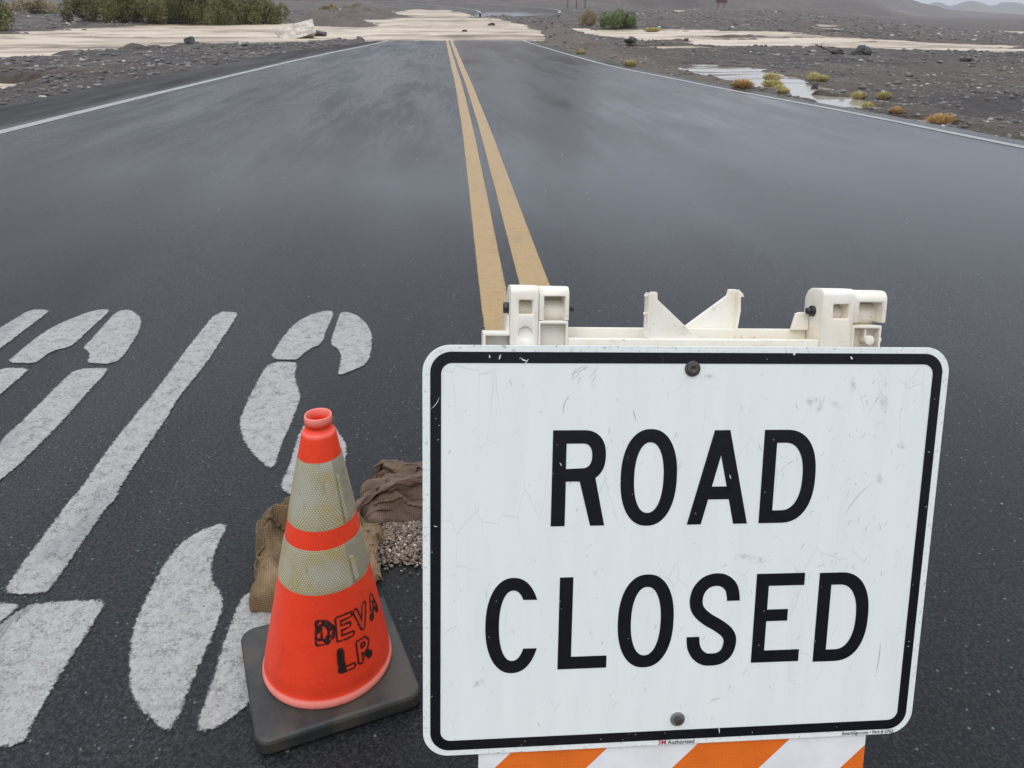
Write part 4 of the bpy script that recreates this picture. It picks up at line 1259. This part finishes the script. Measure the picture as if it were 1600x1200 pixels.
def part(name, V, F, mat, parent=barr, frame=FM, bevel=0., smooth_=False, cuts=None, seg=2):
    """mesh in frame coordinates (x right, y up the sign, z towards the viewer)"""
    o = mesh_obj(name, V, F, mat)
    if cuts:
        tmp = []
        for (cv, cf) in cuts:
            c = mesh_obj('cutter', cv, cf); tmp.append(c)
            bm = bmesh.new(); bm.from_mesh(c.data); bmesh.ops.recalc_face_normals(bm, faces=bm.faces); bm.to_mesh(c.data); bm.free()
            md = o.modifiers.new('c', 'BOOLEAN'); md.operation = 'DIFFERENCE'; md.solver = 'EXACT'; md.object = c
        bm = bmesh.new(); bm.from_mesh(o.data); bmesh.ops.recalc_face_normals(bm, faces=bm.faces); bm.to_mesh(o.data); bm.free()
        bake(o)
        for c in tmp: bpy.data.objects.remove(c, do_unlink=True)
        if not o.data.materials: o.data.materials.append(mat)
        else: o.data.materials[0] = mat
    else:
        bm = bmesh.new(); bm.from_mesh(o.data); bmesh.ops.recalc_face_normals(bm, faces=bm.faces); bm.to_mesh(o.data); bm.free()
    if bevel:
        md = o.modifiers.new('b', 'BEVEL'); md.width = bevel; md.segments = seg; md.limit_method = 'ANGLE'; md.angle_limit = R(35)
        md.harden_normals = False
        bake(o)
    if smooth_:
        o.data.polygons.foreach_set('use_smooth', [True] * len(o.data.polygons))
        try: o.data.set_sharp_from_angle(angle=R(38))
        except Exception: pass
    o.parent = parent
    # sub-parts hang under parts whose own matrix is the frame
    o.matrix_local = frame if parent is barr else Matrix.Identity(4)
    return o

def prism_x(prof, x0, x1):
    """profile of (z, y) points extruded along x"""
    n = len(prof)
    V = [(x0, y, z) for z, y in prof] + [(x1, y, z) for z, y in prof]
    F = [tuple(range(n)), tuple(range(2 * n - 1, n - 1, -1))] + [(i, (i + 1) % n, n + (i + 1) % n, n + i) for i in range(n)]
    return V, F
def prism_z(poly, z0, z1):
    n = len(poly)
    V = [(x, y, z0) for x, y in poly] + [(x, y, z1) for x, y in poly]
    F = [tuple(range(n)), tuple(range(2 * n - 1, n - 1, -1))] + [(i, (i + 1) % n, n + (i + 1) % n, n + i) for i in range(n)]
    return V, F
def cyl(axis, c, r, l0, l1, n=28):
    V = []
    for l in (l0, l1):
        for k in range(n):
            t = 2 * math.pi * k / n
            a, b_ = r * math.cos(t), r * math.sin(t)
            V.append((l, c[1] + a, c[2] + b_) if axis == 'x' else (c[0] + a, c[1] + b_, l))
    F = [tuple(range(n))[::-1], tuple(range(n, 2 * n))] + [(k, (k + 1) % n, n + (k + 1) % n, n + k) for k in range(n)]
    return V, F
IV_ = MAT['ivory']
def knuckle_prof(top, zf=-.008, zb=-.064, rf=.022, rb=.028, y0=.285):
    P = [(zf, y0), (zf, top - rf)]
    for k in range(1, 8):
        a = R(90 * k / 8); P.append((zf - rf + rf * math.cos(a), top - rf + rf * math.sin(a)))
    P.append((zf - rf, top))
    P.append((zb + rb, top))
    for k in range(1, 8):
        a = R(90 + 90 * k / 8); P.append((zb + rb + rb * math.cos(a), top - rb + rb * math.sin(a)))
    P += [(zb, top - rb), (zb, y0)]
    return P
def plate_prof(top): return knuckle_prof(top, rf=.0105, rb=.02)
# front knuckles with a square window and (left) a round recess
for x0, x1, top, win, circ in ((-.2617, -.2228, .3856, (-.250, -.2311, .3468, .3658), (-.2405, .3200)),
                               (.1845, .2325, .3868, (.2012, .2237, .3448, .3650), None)):
    V, F = prism_x(plate_prof(top), x0, x1)
    cuts = [bx(win[0], win[1], win[2], win[3], -.040, .05)]
    if circ: cuts.append(cyl('z', (circ[0], circ[1], 0), .0096, -.0125, .02))
    k = part('hinge_knuckle', V, F, IV_, bevel=.0022, cuts=cuts, smooth_=True)
    V, F = cyl('x', (0, (win[2] + win[3]) / 2 - .004, -.040), .0125, win[0] - .002, win[1] + .002)
    part('pivot_barrel', V, F, IV_, k, smooth_=True)
# rear-frame knuckles beside them, open to the front
for x0, x1, top, win in ((-.2218, -.1800, .3846, (-.2148, -.1855, .315, .3715)), (.2337, .2840, .3848, (.2425, .2775, .315, .3680))):
    V, F = prism_x(knuckle_prof(top, zf=-.012, zb=-.070, rf=.014, rb=.026, y0=.3385), x0, x1)
    k = part('rear_hinge_knuckle', V, F, IV_, bevel=.0022, cuts=[bx(win[0], win[1], win[2], win[3], -.050, .05)], smooth_=True)
    V, F = cyl('x', (0, .350, -.047), .016, win[0] - .001, win[1] + .001)
    part('pivot_barrel', V, F, IV_, k, smooth_=True)
# boxes below the rear knuckles
for x0, x1, top in ((-.2226, -.1811, .3377), (.2327, .2768, .3352)):
    V, F = bx(x0, x1, .280, top, -.046, -.009)
    bxx = part('corner_box', V, F, IV_, bevel=.0012, cuts=[bx(x0 + .0032, x1 - .0032, .27, top - .0042, -.026, .05)])
    if x0 > 0:
        V, F = cyl('z', (.2590, .3140, 0), .0068, -.028, -.006)
        part('peg', V, F, IV_, bxx, bevel=.0008, smooth_=True)
        V, F = bx(.2530, .2550, .316, top - .003, -.028, -.012)
        part('rib', V, F, IV_, bxx)
        V, F = cyl('x', (0, .314, -.02), .0045, x1 - .001, x1 + .005)
        part('peg', V, F, IV_, bxx, smooth_=True)
# left arm beside the knuckle and gussets
V, F = bx(-.2985, -.2619, .285, .3214, -.045, -.010)
part('side_arm', V, F, IV_, bevel=.0012, cuts=[bx(-.2948, -.25, .27, .3165, -.030, .05)])
V, F = prism_z([(-.2655, .318), (-.2619, .318), (-.2619, .3445), (-.2650, .3440)], -.05, -.018)
part('gusset', V, F, IV_, bevel=.0008)
V, F = prism_z([(.1585, .3245), (.1645, .349), (.1700, .3510), (.1842, .3510), (.1842, .3245)], -.052, -.045)
part('gusset', V, F, IV_, bevel=.0012)
# rails
V, F = bx(-.1808, .1842, .282, .3135, -.028, -.010)
part('front_rail', V, F, IV_, bevel=.0014)
V, F = bx(-.1808, .1842, .275, .3255, -.060, -.052)
part('rear_rail', V, F, IV_, bevel=.0012)
V, F = bx(-.1806, .1840, .282, .290, -.052, -.028)
part('rail_web', V, F, IV_)
# triangular lugs
V, F = prism_z([(-.0650, .300), (.0190, .300), (.0077, .3138), (-.0547, .3684), (-.0552, .3775), (-.0570, .3792), (-.0640, .3792), (-.0650, .378)], -.0205, -.0145)
lug = part('triangular_lug', V, F, IV_, bevel=.0012)
V, F = bx(-.0675, -.0640, .3135, .3775, -.036, -.0135)
part('lug_flange', V, F, IV_, lug, bevel=.001)
for y in (.3735, .3485):
    V, F = cyl('x', (0, y, -.024), .0018, -.0715, -.067)
    part('peg', V, F, IV_, lug)
V, F = prism_z([(.0749, .300), (.0110, .300), (.0005, .3265), (.0636, .3735), (.0655, .3827), (.0765, .3828), (.0790, .351)], -.067, -.061)
lug = part('triangular_lug', V, F, IV_, bevel=.0012)
V, F = prism_z([(.0735, .3135), (.0770, .3135), (.0815, .352), (.0805, .372), (.0850, .3722), (.0835, .3765), (.0765, .3828), (.0755, .378), (.0775, .350)], -.070, -.050)
part('lug_flange', V, F, IV_, lug, bevel=.0006)
# hinge bolts
for xs, flip in (((-.2690, -.2612, -.1802, -.1700), 0), ((.1735, .1850, .2838, .2875), 1)):
    V, F = cyl('x', (0, HY - .002, -.034), .0078 if not flip else .0048, xs[0], xs[1])
    bl = part('hinge_bolt', V, F, MAT['dark_plastic'], bevel=.0008, smooth_=True)
    V, F = cyl('x', (0, HY - .002, -.034), .0050 if not flip else .0080, xs[2] if not flip else .1795, xs[3] if not flip else .1846)
    part('nut', V, F, MAT['dark_plastic'], bl, bevel=.0008, smooth_=True)
# legs of the front frame and of the rear frame
for x0, x1 in ((-.2610, -.2232), (.2329, .2700)):
    V, F = bx(x0, x1, -.775, .2845, -.046, -.0105)
    part('leg', V, F, IV_, bevel=.003)
    V, F = bx(x0, x1, -.79, .315, -.085, -.048)
    part('leg', V, F, IV_, frame=BM_, bevel=.003)
V, F = bx(-.2232, .2329, -.66, -.62, -.040, -.016)
part('cross_bar', V, F, IV_, bevel=.003)
V, F = bx(-.2232, .2329, -.66, -.62, -.080, -.052)
part('cross_bar', V, F, IV_, frame=BM_, bevel=.003)
V, F = bx(-.30, .31, -.12, .09, -.094, -.0852)
part('rear_panel', V, F, MAT['white_sheet'], frame=BM_, bevel=.002)
# striped panel under the sign
V, F = bx(-.299, .311, -.525, -.262, -.0100, -.0042)
panel = part('striped_panel', V, F, MAT['white_sheet'], bevel=.0012)
def clip(poly, a, b, c):
    out = []
    for i in range(len(poly)):
        p, q = poly[i], poly[(i + 1) % len(poly)]
        dp, dq = a * p[0] + b * p[1] + c, a * q[0] + b * q[1] + c
        if dp >= 0: out.append(p)
        if (dp >= 0) != (dq >= 0):
            t = dp / (dp - dq); out.append((p[0] + (q[0] - p[0]) * t, p[1] + (q[1] - p[1]) * t))
    return out
for k in range(-1, 4):
    q = [(-.2978, -.5238), (.3098, -.5238), (.3098, -.2632), (-.2978, -.2632)]
    q = clip(q, 1, -1, -(-.243 + .289 * k + .3)); 
    if len(q) > 2: q = clip(q, -1, 1, (-.0965 + .289 * k + .3))
    if len(q) > 2:
        V, F = prism_z(q, -.0040, -.0034)
        part('orange_stripe', V, F, MAT['orange_sheet'], panel)

# sign board ------------------------------------------------------------
SW, SH = .762, .610
loops = []; ed = []
for inset, z, e in ((0.0005, -.0024, 0), (0, -.0020, 0), (0, -.0004, 1), (.0005, 0, 1), (.0098, 0, .55), (.0105, 0, 0), (.03, 0, 0)):
    loops.append([(x, y, z) for x, y in rrect(SW - 2 * inset, SH - 2 * inset, max(.038 - inset, .006), 14)]); ed.append(e)
n = len(loops[0]); V = [p for l in loops for p in l]; F = []
for i in range(len(loops) - 1):
    for k in range(n):
        F.append((i * n + k, i * n + (k + 1) % n, (i + 1) * n + (k + 1) % n, (i + 1) * n + k))
F.append(tuple(range(n))[::-1]); F.append(tuple((len(loops) - 1) * n + k for k in range(n)))
sign = part('sign_board', V, F, MAT['sign'])
fattr(sign, 'edge', np.repeat(ed, n))

from mathutils.geometry import tessellate_polygon
def flat(name, loops2, z, mat, parent, label=None):
    L3 = [[Vector((x, y, 0)) for x, y in l] for l in loops2]
    tris = tessellate_polygon(L3)
    V = [(p.x, p.y, z) for l in L3 for p in l]
    F = []
    for t in tris:
        a, b_, c = [Vector(V[i]) for i in t]
        F.append(t if (b_ - a).cross(c - a).z > 0 else t[::-1])
    o = mesh_obj(name, V, F, mat)
    o.parent = parent
    o.matrix_local = Matrix.Identity(4)
    if label: o['label'] = label
    return o
flat('border', [rrect(.741, .592, .029, 14), rrect(.7114, .561, .015, 14)[::-1]], .0006, MAT['sign_black'], sign, 'black border line')

def sup(cx, cy, rx, ry, a0, a1, n, p):
    P = []
    for k in range(n + 1):
        a = R(a0 + (a1 - a0) * k / n); c, s = math.cos(a), math.sin(a)
        P.append((cx + rx * math.copysign(abs(c) ** (2 / p), c), cy + ry * math.copysign(abs(s) ** (2 / p), s)))
    return P
ST = .0197
def letter(ch, x0, x1, y0, y1):
    w, h = x1 - x0, y1 - y0; t = ST; th = .0193
    cx, cy = (x0 + x1) / 2, (y0 + y1) / 2
    X = lambda f: x0 + f * w
    Y = lambda f: y0 + f * h
    if ch == 'O':
        return [sup(cx, cy, w / 2, h / 2, 0, 360, 72, 2.25)[:-1], sup(cx, cy, w / 2 - t, h / 2 - th, 360, 0, 72, 2.2)[:-1]]
    if ch == 'D':
        xs = X(.40)
        return [[(x0, y0)] + sup(xs, cy, x1 - xs, h / 2, -90, 90, 40, 2.35) + [(x0, y1)],
                ([(x0 + t, y0 + th)] + sup(xs, cy, x1 - xs - t, h / 2 - th, -90, 90, 40, 2.3) + [(x0 + t, y1 - th)])[::-1]]
    if ch == 'R':
        yb = Y(.469); xs = X(.56); yc = (yb + y1) / 2; bw = X(.985) - xs
        bowl = sup(xs, yc, bw, (y1 - yb) / 2, -58, 90, 34, 2.3)
        outer = [(x0, y0), (x0 + t * 1.02, y0), (x0 + t * 1.02, yb), (X(.515), yb), (X(.735), y0), (x1, y0)] + bowl + [(x0, y1)]
        inner = [(x0 + t, yb + th * .95)] + sup(xs, yc, bw - t, (y1 - yb) / 2 - th, -90, 90, 30, 2.3) + [(x0 + t, y1 - th)]
        return [outer, inner[::-1]]
    if ch == 'A':
        b1, b2 = .267, .405
        lw = .232; tl, tr = .374, .626
        sl = tl  # outer left edge runs from (0,0) to (tl,1)
        inx = lambda f: lw + (.5 - lw) * f / .735
        outer = [(x0, y0), (X(lw), y0), (X(inx(b1)), Y(b1)), (X(1 - inx(b1)), Y(b1)), (X(1 - lw), y0), (x1, y0), (X(tr), y1), (X(tl), y1)]
        inner = [(X(inx(b2)), Y(b2)), (X(1 - inx(b2)), Y(b2)), (X(.5), Y(.735))]
        return [outer, inner[::-1]]
    if ch == 'L':
        return [[(x0, y0), (x1, y0), (x1, y0 + th), (x0 + t, y0 + th), (x0 + t, y1), (x0, y1)]]
    if ch == 'E':
        m = X(.70); a, b_ = Y(.468), Y(.600)
        return [[(x0, y0), (x1, y0), (x1, y0 + th), (x0 + t, y0 + th), (x0 + t, a), (m, a), (m, b_), (x0 + t, b_), (x0 + t, y1 - th), (x1, y1 - th), (x1, y1), (x0, y1)]]
    if ch == 'C':
        o_ = sup(cx, cy, w / 2, h / 2, 0, 360, 240, 2.2); i_ = sup(cx, cy, w / 2 - t, h / 2 - th, 0, 360, 240, 2.2)
        c1, c2 = Y(.765), Y(.262)
        oo = [p for k, p in enumerate(o_) if not (p[0] > cx and c2 < p[1] < c1)]
        ii = [p for k, p in enumerate(i_) if not (p[0] > cx and c2 < p[1] < c1)]
        return [oo + [ii[-1]] + ii[::-1][1:]]
    if ch == 'S':
        pts = [(1., .735), (.985, .80), (.93, .895), (.80, .965), (.63, 1.0), (.44, 1.0), (.25, .965), (.10, .885), (.035, .785), (.05, .68), (.15, .595), (.36, .51),
               (.64, .43), (.87, .345), (.97, .26), (.965, .165), (.89, .075), (.73, .015), (.53, 0), (.33, .01), (.14, .075), (.03, .175), (0., .295)]
        P = [Vector((x0 + t / 2 + a * (w - t), y0 + th / 2 + b_ * (h - th), 0)) for a, b_ in pts]
        Q = []
        for i in range(len(P) - 1):
            p0, p1, p2, p3 = P[max(i - 1, 0)], P[i], P[i + 1], P[min(i + 2, len(P) - 1)]
            for k in range(5):
                s = k / 5
                Q.append(.5 * ((2 * p1) + (p2 - p0) * s + (2 * p0 - 5 * p1 + 4 * p2 - p3) * s * s + (3 * p1 - p0 - 3 * p2 + p3) * s ** 3))
        Q.append(P[-1])
        Lf, Rt = [], []
        for i, q in enumerate(Q):
            d = (Q[min(i + 1, len(Q) - 1)] - Q[max(i - 1, 0)]).normalized()
            if i in (0, len(Q) - 1): d = Vector((0, 1 if i == 0 else 1, 0)) * (1 if i == 0 else 1)
            nn = Vector((-d.y, d.x, 0))
            Lf.append(((q + nn * t / 2).x, (q + nn * t / 2).y)); Rt.append(((q - nn * t / 2).x, (q - nn * t / 2).y))
        return [Lf + Rt[::-1]]
TEXT = [('R', -.2000, -.1225, .0462, .1862), ('O', -.1012, -.0188, .0445, .1872), ('A', -.0005, .0903, .0450, .1850), ('D', .1078, .1894, .0450, .1850),
        ('C', -.2915, -.2120, -.1768, -.0297), ('L', -.1845, -.1115, -.1738, -.0310), ('O', -.0966, -.0124, -.1758, -.0297), ('S', .0088, .0873, -.1770, -.0315),
        ('E', .1112, .1860, -.1752, -.0335), ('D', .2092, .2919, -.1775, -.0345)]
for ch, a, b_, c, d in TEXT:
    flat('letter', letter(ch, a, b_, c, d), .0006, MAT['sign_black'], sign, 'black letter ' + ch)

# small maker's print along the lower edge
def print_text(txt, x, y, size, mat, label, sx=1.0):
    cu = bpy.data.curves.new('print', 'FONT'); cu.body = txt; cu.size = size; cu.align_x = 'LEFT'
    cu.offset = size * .012
    t = bpy.data.objects.new('print', cu); COL.objects.link(t)
    dg = bpy.context.evaluated_depsgraph_get(); dg.update()
    me = bpy.data.meshes.new_from_object(t.evaluated_get(dg))
    bpy.data.objects.remove(t, do_unlink=True)
    me.transform(Matrix.Translation((x, y, .0006)) @ Matrix.Diagonal((sx, 1, 1, 1)))
    me.materials.clear(); me.materials.append(mat)
    o = bpy.data.objects.new('printed_text', me); link(o, sign); o['label'] = label
    return max(v.co.x for v in me.vertices)
e = print_text('3M', -.0270, -.3035, .0105, MAT['sign_red'], 'red print', 1.0)
print_text('Authorized', e + .0028, -.3035, .0092, MAT['sign_black'], 'small black print')
print_text('SmartSign.com \u2022 Part # 2762', .2675, -.3028, .0078, MAT['sign_black'], 'small black print at the lower right', .93)

# sign bolts
for x, y, nut in ((-.0045, .2735, 0), (.0018, -.2622, 1)):
    V, F = cyl('z', (x, y, 0), .0112, -.002, .0022)
    bt = part('bolt', V, F, MAT['washer' if nut else 'bolt'], sign, bevel=.0006, smooth_=True)
    if nut:
        V, F = cyl('z', (x, y, 0), .0062, .0022, .0085, 6)
        o = part('bolt_head', V, F, MAT['bolt'], sign, bevel=.0008)
    else:
        V, F = cyl('z', (x, y, 0), .0082, .0022, .0052, 32)
        o = part('bolt_head', V, F, MAT['bolt'], sign, bevel=.0015, smooth_=True, cuts=[cyl('z', (x, y, 0), .0035, .0035, .02, 6)])

# scratches, chips and scuffs
def slivers(lst, z, mat, name, label):
    V = []; F = []
    for x, y, l, w, a in lst:
        c, s = math.cos(a), math.sin(a); bend = random.uniform(-.15, .15) * l
        n0 = len(V)
        K = 5
        for k in range(K + 1):
            t = k / K - .5
            ww = w * (1 - (2 * t) ** 2) * .5 + .00006
            off = bend * (1 - 4 * t * t)
            for sg in (1, -1):
                V.append((x + c * t * l - s * (off + sg * ww), y + s * t * l + c * (off + sg * ww), z))
        for k in range(K):
            i = n0 + 2 * k
            F.append((i + 1, i + 3, i + 2, i))
    o = mesh_obj(name, V, F, mat); o.parent = sign; o.matrix_local = Matrix.Identity(4)
    o['label'] = label; o['kind'] = 'stuff'
rs = random.Random(5); lst = []
for i in range(210):
    x, y = rs.uniform(-.345, .345), rs.uniform(-.27, .27)
    if i % 3 == 0: x = rs.uniform(.05, .345); y = rs.uniform(-.05, .27)
    l = .002 + .012 * rs.random() ** 2.5
    lst.append((x, y, l, rs.uniform(.0002, .0007), rs.choice([1.2, 1.0, 1.7, .6, 2.2, 1.57, .9]) + rs.uniform(-.3, .3)))
lst += [(-.181, .222, .032, .0007, 1.28), (-.085, .207, .018, .0009, 1.85), (.315, -.175, .055, .0008, 1.53), (.06, -.235, .02, .0009, .25), (.26, .08, .06, .0005, .9), (.12, .10, .02, .0007, .55)]
for k in range(9):   # scribbled scratch below the top border
    lst.append((-.158 + rs.uniform(-.016, .016), .2655 + rs.uniform(-.012, .008), rs.uniform(.008, .022), .0004, .75 + rs.uniform(-.5, .5)))
slivers(lst, .0004, MAT['scratch_dark'], 'scratches', 'fine dark scratches on the sign face')
lst = []
for x, y, l, w, a in ((-.276, .289, .008, .0018, 1.3), (-.2905, .2895, .005, .0018, 1.6), (-.243, .286, .009, .0017, -.4), (-.2385, .2815, .011, .0013, 1.1), (.143, .2945, .004, .003, .5), (.229, .2895, .006, .0022, -.9),
                      (-.1885, .137, .006, .0012, -1.1), (.0605, .116, .007, .0012, -1.2), (.0530, -.057, .004, .0012, 1.0), (.067, -.2835, .014, .0014, -1.3), (-.364, .225, .02, .0007, .95), (-.363, .05, .006, .001, -.3)):
    lst.append((x, y, l, w, a))
for k in range(11):
    lst.append((rs.choice([-.3635, .3635]) + rs.uniform(-.005, .005), rs.uniform(-.25, .26), rs.uniform(.001, .004), .0006, rs.uniform(0, 3)))
    lst.append((rs.uniform(-.33, .33), rs.choice([.288, -.288]) + rs.uniform(-.005, .005), rs.uniform(.001, .0035), .0006, rs.uniform(0, 3)))
for ch, a, b_, c, d in TEXT:
    for k in range(2): lst.append((rs.uniform(a, a + .018), rs.uniform(c, d), rs.uniform(.001, .003), .0005, rs.uniform(0, 3)))
slivers(lst, .0009, MAT['scratch_light'], 'scratches', 'pale nicks in the black border and letters')
V = []; F = []; S = []
for x, y, rx, ry, rot in ((.176, .2265, .015, .008, -.1), (.188, .219, .006, .011, -.2), (.285, .225, .008, .014, .1), (.212, .222, .012, .006, -.5), (.208, .185, .008, .003, .9), (.318, .160, .010, .006, -.6),
                          (.093, -.006, .022, .006, -.15), (.116, -.012, .010, .006, 0), (-.02, .135, .008, .012, 0), (.29, .11, .006, .010, .3), (.235, .25, .006, .016, 0), (-.30, -.19, .012, .006, .6), (.02, .262, .012, .005, .1)):
    n0 = len(V); V.append((x, y, .0003)); S.append(1.)
    for k in range(20):
        t = 2 * math.pi * k / 20; q = rs.uniform(.75, 1.2)
        a, b_ = rx * q * math.cos(t), ry * q * math.sin(t)
        V.append((x + a * math.cos(rot) - b_ * math.sin(rot), y + a * math.sin(rot) + b_ * math.cos(rot), .0003)); S.append(0.)
        F.append((n0, n0 + 1 + k, n0 + 1 + (k + 1) % 20))
o = mesh_obj('scuffs', V, F, MAT['smudge']); o.parent = sign; o.matrix_local = Matrix.Identity(4); fattr(o, 'sd', S)
o['label'] = 'grey rubbed scuff marks'; o['kind'] = 'stuff'

# ------------------------------------------------------------------ haze
V, F = bx(-4500, 4500, -4500, 4500, -30, 130)
hz = mesh_obj('haze', V, F)
m = bpy.data.materials.new('haze_air'); m.use_nodes = True; m.node_tree.nodes.clear()
pv_ = m.node_tree.nodes.new('ShaderNodeVolumePrincipled')
pv_.inputs['Color'].default_value = (.90, .92, .95, 1); pv_.inputs['Density'].default_value = .00022
mo = m.node_tree.nodes.new('ShaderNodeOutputMaterial')
m.node_tree.links.new(pv_.outputs[0], mo.inputs['Volume'])
hz.data.materials.append(m)
tag(hz, 'thin pale rain haze over the far hills', 'haze', kind='stuff')
